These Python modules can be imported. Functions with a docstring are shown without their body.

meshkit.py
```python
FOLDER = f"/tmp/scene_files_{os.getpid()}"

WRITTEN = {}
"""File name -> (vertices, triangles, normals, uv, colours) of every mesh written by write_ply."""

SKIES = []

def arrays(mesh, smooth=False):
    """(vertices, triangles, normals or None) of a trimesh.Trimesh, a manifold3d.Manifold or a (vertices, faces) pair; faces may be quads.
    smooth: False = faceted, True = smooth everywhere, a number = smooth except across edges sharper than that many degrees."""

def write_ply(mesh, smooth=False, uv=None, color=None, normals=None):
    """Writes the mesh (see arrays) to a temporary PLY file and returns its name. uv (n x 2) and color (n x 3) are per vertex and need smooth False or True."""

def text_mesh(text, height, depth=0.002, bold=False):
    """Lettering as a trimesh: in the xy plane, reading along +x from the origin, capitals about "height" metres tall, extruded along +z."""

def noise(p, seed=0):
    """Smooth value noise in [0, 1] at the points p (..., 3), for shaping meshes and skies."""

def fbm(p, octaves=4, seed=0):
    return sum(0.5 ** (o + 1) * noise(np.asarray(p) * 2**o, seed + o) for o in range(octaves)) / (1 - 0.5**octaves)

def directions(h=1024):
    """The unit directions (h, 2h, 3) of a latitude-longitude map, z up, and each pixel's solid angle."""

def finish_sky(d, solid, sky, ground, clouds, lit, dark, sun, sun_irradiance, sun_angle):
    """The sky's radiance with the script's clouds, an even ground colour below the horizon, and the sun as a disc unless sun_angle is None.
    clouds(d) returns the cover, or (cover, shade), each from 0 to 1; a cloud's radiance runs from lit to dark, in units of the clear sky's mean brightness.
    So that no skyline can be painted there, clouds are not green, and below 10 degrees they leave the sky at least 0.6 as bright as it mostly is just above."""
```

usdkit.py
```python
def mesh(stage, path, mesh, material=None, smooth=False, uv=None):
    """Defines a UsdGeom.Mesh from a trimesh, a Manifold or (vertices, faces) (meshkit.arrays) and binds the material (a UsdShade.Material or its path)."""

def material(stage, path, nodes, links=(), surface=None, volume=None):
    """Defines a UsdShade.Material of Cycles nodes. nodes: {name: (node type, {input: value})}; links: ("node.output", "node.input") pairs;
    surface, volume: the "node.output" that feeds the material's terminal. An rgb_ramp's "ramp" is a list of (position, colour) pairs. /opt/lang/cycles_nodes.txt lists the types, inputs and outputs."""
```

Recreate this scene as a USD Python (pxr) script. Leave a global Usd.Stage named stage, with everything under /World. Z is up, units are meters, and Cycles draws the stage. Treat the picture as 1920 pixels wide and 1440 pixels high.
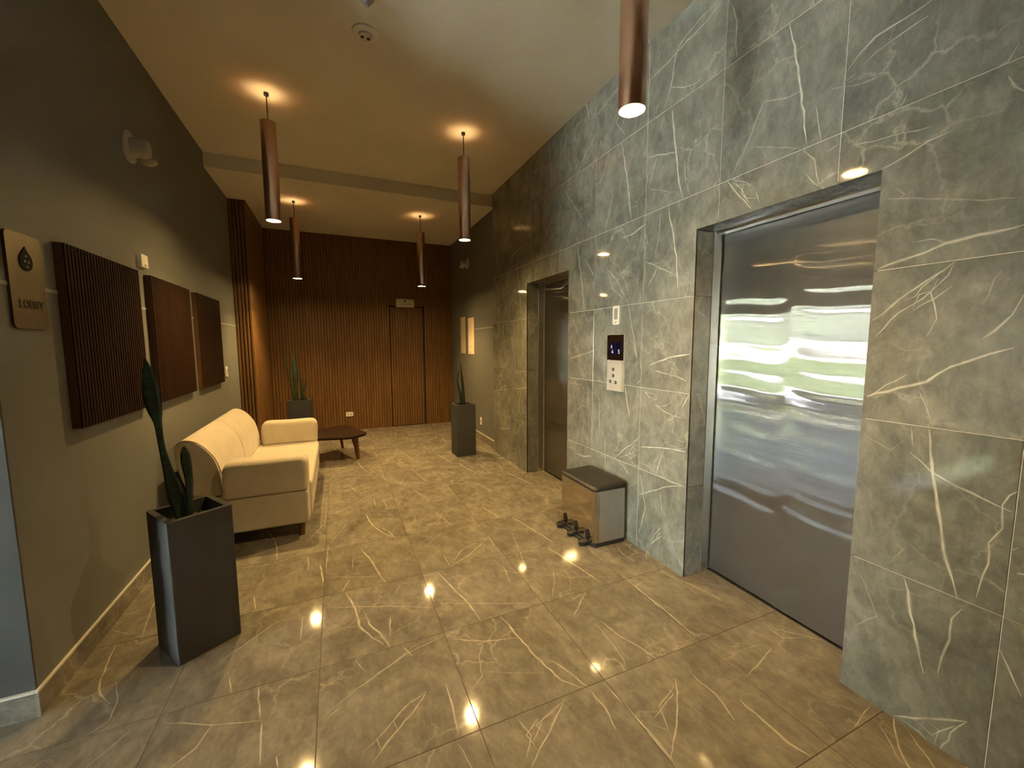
import math, random
import numpy as np
import trimesh, shapely
from shapely.geometry import Polygon, LineString, box as sbox
from shapely import affinity
from shapely.ops import unary_union
import usdkit, meshkit
from pxr import Usd, UsdGeom, UsdLux, UsdShade, Gf, Sdf, Vt

stage = Usd.Stage.CreateInMemory()
UsdGeom.SetStageUpAxis(stage, "Z")
UsdGeom.SetStageMetersPerUnit(stage, 1.0)
UsdGeom.Xform.Define(stage, "/World")
UsdGeom.Scope.Define(stage, "/World/Looks")

# ------------------------------------------------------------------ camera, sky, exposure
F_PX, YAW, PITCH, ROLL, CAM_H = 756.053, math.radians(23.4835), math.radians(5.6379), math.radians(-0.2109), 1.534
EXPOSURE = 2.72
SKY = 0.58
SUN = 70.0
LAMP = 82.0
SPOT = 27500.0
LAMP_UP = 13.0
LAMP_COLOR = (1.0, 0.66, 0.25)

cy, sy, cp, sp = math.cos(YAW), math.sin(YAW), math.cos(PITCH), math.sin(PITCH)
fwd = np.array([sy * cp, cy * cp, -sp]); right = np.array([cy, -sy, 0.0]); up = np.cross(right, fwd)
cr, sr = math.cos(ROLL), math.sin(ROLL)
right, up = cr * right + sr * up, -sr * right + cr * up
cam = UsdGeom.Camera.Define(stage, "/World/camera")
cam.AddTransformOp().Set(Gf.Matrix4d(*map(float, (*right, 0, *up, 0, *(-fwd), 0, 0, 0, CAM_H, 1))))
cam.CreateHorizontalApertureAttr(36.0)
cam.CreateVerticalApertureAttr(27.0)
cam.CreateFocalLengthAttr(36.0 * F_PX / 1920)
cam.CreateClippingRangeAttr((0.05, 500.0))
cam.CreateExposureAttr(EXPOSURE)

sky = UsdLux.DomeLight.Define(stage, "/World/sky")
sky.CreateIntensityAttr(1.0)
sky_mat = usdkit.material(stage, "/World/Looks/clear_sky", {"s": ("sky_texture", {"sky_type": "multiple_scattering", "sun_disc": False, "sun_elevation": math.radians(50), "sun_rotation": math.radians(62), "aerosol_density": 2.0}), "h": ("hsv", {"saturation": 0.45}), "t": ("mix_color", {"blend_type": "multiply", "fac": 1.0, "b": (1.06, 1.0, 0.94)}), "b": ("background_shader", {"strength": SKY})}, [("s.color", "h.color"), ("h.color", "t.a"), ("t.result", "b.color")], surface="b.background")
UsdShade.MaterialBindingAPI.Apply(sky.GetPrim()).Bind(sky_mat)

sun = UsdLux.DistantLight.Define(stage, "/World/sun")
sun.CreateIntensityAttr(SUN)
sun.CreateAngleAttr(0.53)
sun.CreateNormalizeAttr(True)
sun.CreateColorAttr((1.0, 0.93, 0.85))
sun.AddRotateXYZOp().Set(Gf.Vec3f(-26.7, 26.6, 0.0))          # from behind the building: it lights the garden beyond the glass, not the hall

# ------------------------------------------------------------------ helpers
used = {}
def numbered(parent, name):
    k = (parent, name); n = used.get(k, 0); used[k] = n + 1
    return f"{parent}/{name}" + (f"_{n:03d}" if n else "")

def tag(prim, label=None, cat=None, group=None, kind=None):
    for k, v in (("label", label), ("category", cat), ("group", group), ("kind", kind)):
        if v:
            prim.SetCustomDataByKey(k, v)
    return prim

def empty(name, label=None, cat=None, loc=(0, 0, 0), rotz=0.0, group=None, kind=None):
    x = UsdGeom.Xform.Define(stage, numbered("/World", name))
    x.AddTranslateOp().Set(Gf.Vec3d(*map(float, loc)))
    if rotz:
        x.AddRotateZOp().Set(float(rotz))
    return tag(x.GetPrim(), label, cat, group, kind)

def obj(name, mesh, mat, parent=None, smooth=False, attr=None, **tags):
    base = str(parent.GetPath()) if parent is not None else "/World"
    p = numbered(base, name)
    m = usdkit.mesh(stage, p, mesh, mat, smooth=smooth)
    if attr is not None:
        UsdGeom.PrimvarsAPI(m).CreatePrimvar("vein", Sdf.ValueTypeNames.FloatArray, "vertex").Set(Vt.FloatArray.FromNumpy(np.asarray(attr, np.float32)))
    return tag(m.GetPrim(), **tags) if tags else m.GetPrim()

def copy_of(src, loc, rotz=0.0, label=None):
    cd = src.GetCustomData()
    r = empty(src.GetName().rsplit("_0", 1)[0], label or cd["label"], cd["category"], loc, rotz, cd.get("group"))
    r.GetReferences().AddInternalReference(src.GetPath()); r.SetInstanceable(True)
    return r

cat = trimesh.util.concatenate
def bx(x0, x1, y0, y1, z0, z1):
    m = trimesh.creation.box([x1 - x0, y1 - y0, z1 - z0]); m.apply_translation([(x0 + x1) / 2, (y0 + y1) / 2, (z0 + z1) / 2]); return m

def chbox(x0, x1, y0, y1, z0, z1, c=0.003):
    """A box with chamfered edges (hull of 24 points)."""
    pts = []
    for X, sx in ((x0, 1), (x1, -1)):
        for Y, sy_ in ((y0, 1), (y1, -1)):
            for Zz, sz in ((z0, 1), (z1, -1)):
                pts += [(X + sx * c, Y + sy_ * c, Zz), (X + sx * c, Y, Zz + sz * c), (X, Y + sy_ * c, Zz + sz * c)]
    return trimesh.convex.convex_hull(np.array(pts))

def rbox(x0, x1, y0, y1, z0, z1, r, n=6):
    """A rounded box: hull of eight spheres."""
    s = trimesh.creation.icosphere(3, r).vertices
    pts = np.vstack([s + [X, Y, Zz] for X in (x0 + r, x1 - r) for Y in (y0 + r, y1 - r) for Zz in (z0 + r, z1 - r)])
    return trimesh.convex.convex_hull(pts)

def cyl(r, z0, z1, n=40, x=0, y=0, r2=None):
    return lathe([(0, z0), (r, z0), (r if r2 is None else r2, z1), (0, z1)], n, x, y)

def lathe(profile, n=48, x=0, y=0):
    """Surface of revolution about z from (r, z) points."""
    pr = np.array(profile, float); a = np.linspace(0, 2 * np.pi, n, endpoint=False)
    v = np.stack([np.outer(pr[:, 0], np.cos(a)) + x, np.outer(pr[:, 0], np.sin(a)) + y, np.repeat(pr[:, 1:2], n, 1)], -1).reshape(-1, 3)
    f = []
    for i in range(len(pr) - 1):
        for j in range(n):
            k = (j + 1) % n
            a0, a1, b0, b1 = i * n + j, i * n + k, (i + 1) * n + j, (i + 1) * n + k
            if pr[i, 0] > 1e-9: f.append((a0, a1, b1))
            if pr[i + 1, 0] > 1e-9: f.append((a0, b1, b0))
    return trimesh.Trimesh(v, f, process=True)

def orient(m, axis):
    """Turn a mesh built about +z so that its z points along the given axis ('-x', 'x', '-y')."""
    R = {"-x": [[0, 0, -1], [0, 1, 0], [1, 0, 0]], "x": [[0, 0, 1], [0, 1, 0], [-1, 0, 0]], "-y": [[1, 0, 0], [0, 0, -1], [0, 1, 0]], "-z": [[1, 0, 0], [0, -1, 0], [0, 0, -1]]}[axis]
    T = np.eye(4); T[:3, :3] = R; m = m.copy(); m.apply_transform(T); return m

def moved(m, x=0, y=0, z=0):
    m = m.copy(); m.apply_translation([x, y, z]); return m

def prism(poly, depth):
    return trimesh.creation.extrude_polygon(poly, depth, engine="earcut")

def place(m, origin, U, V):
    """Map a mesh built in (u, v, w) to the wall plane at origin with axes U, V and outward normal U x V."""
    U, V = np.array(U, float), np.array(V, float); T = np.eye(4)
    T[:3, 0], T[:3, 1], T[:3, 2], T[:3, 3] = U, V, np.cross(U, V), origin
    m = m.copy(); m.apply_transform(T); return m

def tube(points, radius, n=10):
    P = np.array(points, float); out = []
    rad = np.broadcast_to(np.asarray(radius, float), (len(P),))
    T = np.gradient(P, axis=0); T /= np.linalg.norm(T, axis=1, keepdims=True)
    ref = np.array([1.0, 0, 0]) if abs(T[0, 0]) < 0.8 else np.array([0, 1.0, 0])
    a = np.linspace(0, 2 * np.pi, n, endpoint=False); v = []
    for p, t, r in zip(P, T, rad):
        u = np.cross(t, ref); u /= np.linalg.norm(u); w = np.cross(t, u)
        v.append(p + r * (np.outer(np.cos(a), u) + np.outer(np.sin(a), w)))
    v = np.vstack(v); f = []
    for i in range(len(P) - 1):
        for j in range(n):
            k = (j + 1) % n
            f += [(i * n + j, i * n + k, (i + 1) * n + k), (i * n + j, (i + 1) * n + k, (i + 1) * n + j)]
    c0, c1 = len(v), len(v) + 1
    v = np.vstack([v, P[0], P[-1]])
    for j in range(n):
        k = (j + 1) % n
        f += [(c0, k, j), (c1, (len(P) - 1) * n + j, (len(P) - 1) * n + k)]
    m = trimesh.Trimesh(v, f, process=False); m.fix_normals(); return m

# ------------------------------------------------------------------ materials
L = "/World/Looks/"
def plain(name, color, rough=0.5, metallic=0.0, spec=0.5, **kw):
    return usdkit.material(stage, L + name, {"p": ("principled_bsdf", {"base_color": color, "roughness": rough, "metallic": metallic, "specular_ior_level": spec, **kw})}, surface="p.BSDF")

def painted(name, color, rough=0.6, amount=0.12, scale=180, spec=0.3):
    """Rolled wall paint: fine orange-peel bump and a slight tone drift."""
    c = np.array(color)
    return usdkit.material(stage, L + name, {
        "g": ("geometry", {}), "n": ("noise_texture", {"scale": scale, "detail": 2.0}), "b": ("bump", {"strength": amount, "distance": 0.002}),
        "n2": ("noise_texture", {"scale": 1.3, "detail": 3.0}), "r": ("rgb_ramp", {"ramp": [(0.3, tuple(c * 0.95)), (0.7, tuple(c * 1.05))]}),
        "p": ("principled_bsdf", {"roughness": rough, "specular_ior_level": spec})},
        [("g.position", "n.vector"), ("n.fac", "b.height"), ("b.normal", "p.normal"), ("g.position", "n2.vector"), ("n2.fac", "r.fac"), ("r.color", "p.base_color")], surface="p.BSDF")

STREAK = {"stone_tile_wall": ((1.0, 1.0, 0.55), (0.5, 0.0, 0.0)), "stone_tile_floor": ((1.0, 0.55, 1.0), (0.0, 0.0, 0.6))}
def marble(name, dark, mid, light, vein, rough):
    """Polished grey-brown stone print: cloudy base, hairline crackle, and the long pale veins carried by the tile's own outline (primvar vein)."""
    return usdkit.material(stage, L + name, {
        "g": ("geometry", {}), "o": ("object_info", {}), "ma": ("vector_math", {"math_type": "multiply_add", "vector2": (1.0, 1.0, 1.0)}),
        "cx": ("combine_xyz", {}), "m1": ("math", {"math_type": "multiply", "value2": 37.0}), "m2": ("math", {"math_type": "multiply", "value2": 91.0}), "m3": ("math", {"math_type": "multiply", "value2": 53.0}),
        "n1": ("noise_texture", {"scale": 2.6, "detail": 9.0, "roughness": 0.66, "distortion": 0.9}),
        "r1": ("rgb_ramp", {"ramp": [(0.28, dark), (0.5, mid), (0.74, light)]}),
        "st": ("mapping", {"scale": STREAK[name][0], "rotation": STREAK[name][1]}), "n2": ("noise_texture", {"scale": 17.0, "detail": 12.0, "roughness": 0.78, "distortion": 0.35}), "r2": ("rgb_ramp", {"ramp": [(0.30, (0.68, 0.68, 0.68)), (0.5, (1.0, 1.0, 1.0)), (0.70, (1.38, 1.37, 1.34))]}),
        "mul": ("mix_color", {"blend_type": "multiply", "fac": 1.0}),
        "nw": ("noise_texture", {"scale": 5.0, "detail": 5.0, "roughness": 0.6}), "wsc": ("vector_math", {"math_type": "scale", "scale": 0.22}), "wad": ("vector_math", {"math_type": "add"}),
        "v": ("voronoi_texture", {"feature": "distance_to_edge", "scale": 3.4}), "rv": ("rgb_ramp", {"ramp": [(0.0, (1, 1, 1)), (0.012, (0.4, 0.4, 0.4)), (0.03, (0, 0, 0))]}),
        "n3": ("noise_texture", {"scale": 1.9, "detail": 3.0}), "r3": ("rgb_ramp", {"ramp": [(0.46, (0, 0, 0)), (0.66, (0.42, 0.42, 0.42))]}),
        "vm": ("math", {"math_type": "multiply"}),
        "a": ("attribute", {"attribute": "vein"}), "n4": ("noise_texture", {"scale": 19.0, "detail": 4.0}), "r4": ("rgb_ramp", {"ramp": [(0.30, (0.45, 0.45, 0.45)), (0.6, (1, 1, 1))]}), "am": ("math", {"math_type": "multiply"}),
        "mx": ("math", {"math_type": "maximum"}), "mixv": ("mix_color", {"b": vein}),
        "p": ("principled_bsdf", {"roughness": rough, "specular_ior_level": 0.5})},
        [("o.random", "m1.value1"), ("o.random", "m2.value1"), ("o.random", "m3.value1"), ("m1.value", "cx.x"), ("m2.value", "cx.y"), ("m3.value", "cx.z"),
         ("g.position", "ma.vector1"), ("cx.vector", "ma.vector3"),
         ("ma.vector", "n1.vector"), ("n1.fac", "r1.fac"), ("ma.vector", "st.vector"), ("st.vector", "n2.vector"), ("n2.fac", "r2.fac"), ("r1.color", "mul.a"), ("r2.color", "mul.b"),
         ("ma.vector", "nw.vector"), ("nw.color", "wsc.vector1"), ("wsc.vector", "wad.vector1"), ("ma.vector", "wad.vector2"), ("wad.vector", "v.vector"), ("v.distance", "rv.fac"),
         ("ma.vector", "n3.vector"), ("n3.fac", "r3.fac"), ("rv.color", "vm.value1"), ("r3.color", "vm.value2"),
         ("ma.vector", "n4.vector"), ("n4.fac", "r4.fac"), ("a.fac", "am.value1"), ("r4.color", "am.value2"),
         ("vm.value", "mx.value1"), ("am.value", "mx.value2"), ("mx.value", "mixv.fac"), ("mul.result", "mixv.a"), ("mixv.result", "p.base_color")], surface="p.BSDF")

def wood(name, dark, light, rough=0.45, axis="z", scale=9.0, spec=0.4):
    st = {"z": (1.0, 1.0, 0.06), "x": (0.06, 1.0, 1.0), "y": (1.0, 0.06, 1.0)}[axis]
    return usdkit.material(stage, L + name, {
        "g": ("geometry", {}), "m": ("mapping", {"scale": st}), "n": ("noise_texture", {"scale": scale * 4, "detail": 6.0, "roughness": 0.6, "distortion": 0.4}),
        "r": ("rgb_ramp", {"ramp": [(0.3, dark), (0.7, light)]}), "b": ("bump", {"strength": 0.08, "distance": 0.001}),
        "p": ("principled_bsdf", {"roughness": rough, "specular_ior_level": spec})},
        [("g.position", "m.vector"), ("m.vector", "n.vector"), ("n.fac", "r.fac"), ("r.color", "p.base_color"), ("n.fac", "b.height"), ("b.normal", "p.normal")], surface="p.BSDF")

def brushed(name, color, rough, aniso, tangent=(0.0, 1.0, 0.0), streak=(2.0, 2.0, 260.0), bump=0.03):
    """Brushed steel with the highlight drawn out along the tangent."""
    return usdkit.material(stage, L + name, {
        "t": ("combine_xyz", {"x": tangent[0], "y": tangent[1], "z": tangent[2]}), "g": ("geometry", {}), "m": ("mapping", {"scale": streak}),
        "n": ("noise_texture", {"scale": 1.0, "detail": 4.0}), "r": ("rgb_ramp", {"ramp": [(0.3, tuple(np.array(color) * 0.92)), (0.7, tuple(np.array(color) * 1.06))]}),
        "b": ("bump", {"strength": bump, "distance": 0.001}),
        "p": ("principled_bsdf", {"metallic": 1.0, "roughness": rough, "anisotropic": aniso})},
        [("t.vector", "p.tangent"), ("g.position", "m.vector"), ("m.vector", "n.vector"), ("n.fac", "r.fac"), ("r.color", "p.base_color"), ("n.fac", "b.height"), ("b.normal", "p.normal")], surface="p.BSDF")

def emitter(name, color, strength):
    return usdkit.material(stage, L + name, {"e": ("emission", {"color": color, "strength": strength})}, surface="e.emission")

M = {}
M["tile_wall"] = marble("stone_tile_wall", (0.106, 0.107, 0.096), (0.174, 0.175, 0.157), (0.262, 0.260, 0.235), (0.56, 0.54, 0.47), 0.055)
M["tile_floor"] = marble("stone_tile_floor", (0.118, 0.105, 0.085), (0.178, 0.158, 0.128), (0.255, 0.228, 0.188), (0.50, 0.44, 0.34), 0.06)
M["grout_wall"] = plain("grout_pale", (0.70, 0.67, 0.58), 0.8)
M["grout_floor"] = plain("grout_brown", (0.06, 0.045, 0.03), 0.85)
M["paint_grey"] = painted("paint_grey", (0.145, 0.143, 0.134))
M["paint_ceiling"] = painted("paint_ceiling", (0.62, 0.58, 0.50), 0.8)
M["strip_tone"] = plain("pale_strip", (0.30, 0.285, 0.25), 0.6)
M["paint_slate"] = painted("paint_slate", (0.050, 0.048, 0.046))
M["trim_pale"] = plain("trim_pale", (0.52, 0.49, 0.42), 0.5)
M["walnut"] = wood("walnut_slats", (0.105, 0.049, 0.014), (0.190, 0.094, 0.029), 0.5)
M["walnut_dark"] = wood("walnut_panels", (0.012, 0.0046, 0.002), (0.026, 0.0098, 0.004), 0.7, spec=0.08)
M["walnut_back"] = wood("walnut_backing", (0.045, 0.020, 0.007), (0.080, 0.038, 0.013), 0.6)
M["steel"] = usdkit.material(stage, L + "steel_door", {
    "t": ("combine_xyz", {"x": 0.0, "y": 1.0, "z": 0.0}), "g": ("geometry", {}), "m": ("mapping", {"scale": (2.0, 2.0, 240.0)}), "n": ("noise_texture", {"scale": 1.0, "detail": 4.0}),
    "r": ("rgb_ramp", {"ramp": [(0.3, (0.255, 0.252, 0.25)), (0.7, (0.30, 0.297, 0.295))]}), "s": ("glossy_bsdf", {"roughness": 0.18, "anisotropy": -0.92}),
    "w": ("principled_bsdf", {"metallic": 1.0, "roughness": 0.5, "base_color": (0.42, 0.41, 0.40)}), "x": ("mix_closure", {"fac": 0.20})},
    [("t.vector", "s.tangent"), ("g.position", "m.vector"), ("m.vector", "n.vector"), ("n.fac", "r.fac"), ("r.color", "s.color"), ("s.BSDF", "x.closure1"), ("w.BSDF", "x.closure2")], surface="x.closure")
M["steel_frame"] = brushed("steel_frame", (0.62, 0.61, 0.59), 0.28, 0.3, tangent=(0.0, 0.0, 1.0), streak=(200.0, 200.0, 2.0))
M["steel_plate"] = plain("steel_plate", (0.62, 0.60, 0.57), 0.38, 0.35)
M["steel_dark"] = plain("dark_gap", (0.02, 0.02, 0.02), 0.6)
M["mirror_steel"] = brushed("bin_mirror_steel", (0.60, 0.58, 0.55), 0.10, 0.2, tangent=(0.0, 0.0, 1.0), streak=(3.0, 3.0, 1.0), bump=0.02)
M["brushed_bin"] = brushed("bin_brushed_steel", (0.62, 0.61, 0.59), 0.36, 0.6, tangent=(1.0, 0.0, 0.0), streak=(90.0, 90.0, 3.0))
M["black_plastic"] = plain("black_plastic", (0.018, 0.016, 0.015), 0.42)
M["black_gloss"] = plain("black_glass", (0.004, 0.004, 0.006), 0.08)
M["white_plastic"] = plain("white_plastic", (0.72, 0.70, 0.66), 0.4)
M["aged_white"] = plain("aged_white_plastic", (0.36, 0.34, 0.31), 0.5)
M["grey_plastic"] = plain("grey_plastic", (0.30, 0.29, 0.27), 0.5)
M["copper"] = plain("rose_copper", (0.70, 0.44, 0.32), 0.23, 1.0)
M["cord"] = plain("dark_cord", (0.02, 0.014, 0.01), 0.6)
M["lamp_white"] = plain("lamp_inner_white", (0.80, 0.76, 0.68), 0.5)
M["lamp_glow"] = emitter("lamp_glow", LAMP_COLOR, LAMP)
M["lamp_up"] = emitter("lamp_glow_up", (1.0, 0.70, 0.30), LAMP_UP)
M["fabric"] = usdkit.material(stage, L + "cream_fabric", {
    "g": ("geometry", {}), "n": ("noise_texture", {"scale": 420.0, "detail": 2.0}), "b": ("bump", {"strength": 0.25, "distance": 0.0015}),
    "n2": ("noise_texture", {"scale": 7.0, "detail": 4.0}), "r": ("rgb_ramp", {"ramp": [(0.3, (0.42, 0.36, 0.265)), (0.7, (0.48, 0.41, 0.315))]}),
    "p": ("principled_bsdf", {"roughness": 0.85, "specular_ior_level": 0.2, "sheen_weight": 0.25})},
    [("g.position", "n.vector"), ("n.fac", "b.height"), ("b.normal", "p.normal"), ("g.position", "n2.vector"), ("n2.fac", "r.fac"), ("r.color", "p.base_color")], surface="p.BSDF")
M["seam"] = plain("fabric_piping", (0.40, 0.31, 0.20), 0.8)
M["leg_wood"] = wood("leg_wood", (0.10, 0.040, 0.016), (0.17, 0.075, 0.030), 0.4)
M["table_wood"] = wood("table_wood", (0.014, 0.007, 0.004), (0.028, 0.013, 0.007), 0.5, axis="y", spec=0.12)
M["concrete"] = painted("planter_concrete", (0.052, 0.051, 0.052), 0.85, 0.2, 120, 0.12)
M["soil"] = painted("planter_soil", (0.060, 0.048, 0.036), 0.95, 0.9, 60, 0.1)
M["leaf"] = usdkit.material(stage, L + "snake_leaf", {
    "g": ("geometry", {}), "m": ("mapping", {"scale": (1.0, 1.0, 3.2)}), "n": ("noise_texture", {"scale": 13.0, "detail": 4.0, "distortion": 0.8}),
    "r": ("rgb_ramp", {"ramp": [(0.35, (0.008, 0.017, 0.010)), (0.55, (0.015, 0.029, 0.015)), (0.72, (0.033, 0.050, 0.026))]}),
    "p": ("principled_bsdf", {"roughness": 0.42})}, [("g.position", "m.vector"), ("m.vector", "n.vector"), ("n.fac", "r.fac"), ("r.color", "p.base_color")], surface="p.BSDF")
M["bronze"] = brushed("bronze_plate", (0.15, 0.12, 0.085), 0.45, 0.4, tangent=(0.0, 0.0, 1.0), streak=(60.0, 60.0, 2.0))
M["sign_dark"] = plain("sign_dark_print", (0.035, 0.026, 0.014), 0.6)
M["emblem_black"] = plain("emblem_black", (0.003, 0.003, 0.004), 0.7, 0.0, 0.15)
M["emblem_pale"] = plain("emblem_pale", (0.10, 0.10, 0.10), 0.5)
M["sign_steel"] = plain("sign_satin_steel", (0.60, 0.56, 0.48), 0.4, 0.3)
M["paper"] = plain("notice_paper", (0.80, 0.66, 0.46), 0.7)
M["paper_dull"] = plain("notice_paper_dull", (0.56, 0.48, 0.34), 0.7)
M["digits"] = emitter("display_digits", (0.80, 0.80, 1.0), 0.11)
M["display_cell"] = emitter("display_cells", (0.10, 0.07, 0.35), 0.010)
M["glass"] = usdkit.material(stage, L + "pane_glass", {"t": ("transparent_bsdf", {"color": (0.94, 0.97, 0.96)}), "s": ("glossy_bsdf", {"roughness": 0.0, "color": (1, 1, 1)}), "f": ("fresnel", {"IOR": 1.45}), "m": ("mix_closure", {})},
    [("f.fac", "m.fac"), ("t.BSDF", "m.closure1"), ("s.BSDF", "m.closure2")], surface="m.closure")
M["alu"] = plain("window_aluminium", (0.06, 0.06, 0.06), 0.4, 0.6)
M["paving"] = painted("outside_paving", (0.23, 0.245, 0.27), 0.7, 0.3, 30)
M["kerb"] = painted("outside_kerb", (0.62, 0.60, 0.58), 0.7)
M["hedge"] = painted("hedge_green", (0.12, 0.15, 0.08), 0.7, 0.9, 14)
M["render_white"] = painted("garden_wall_white", (0.62, 0.58, 0.55), 0.8)
M["tree_green"] = painted("tree_green", (0.17, 0.20, 0.12), 0.8, 0.9, 6)
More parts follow.
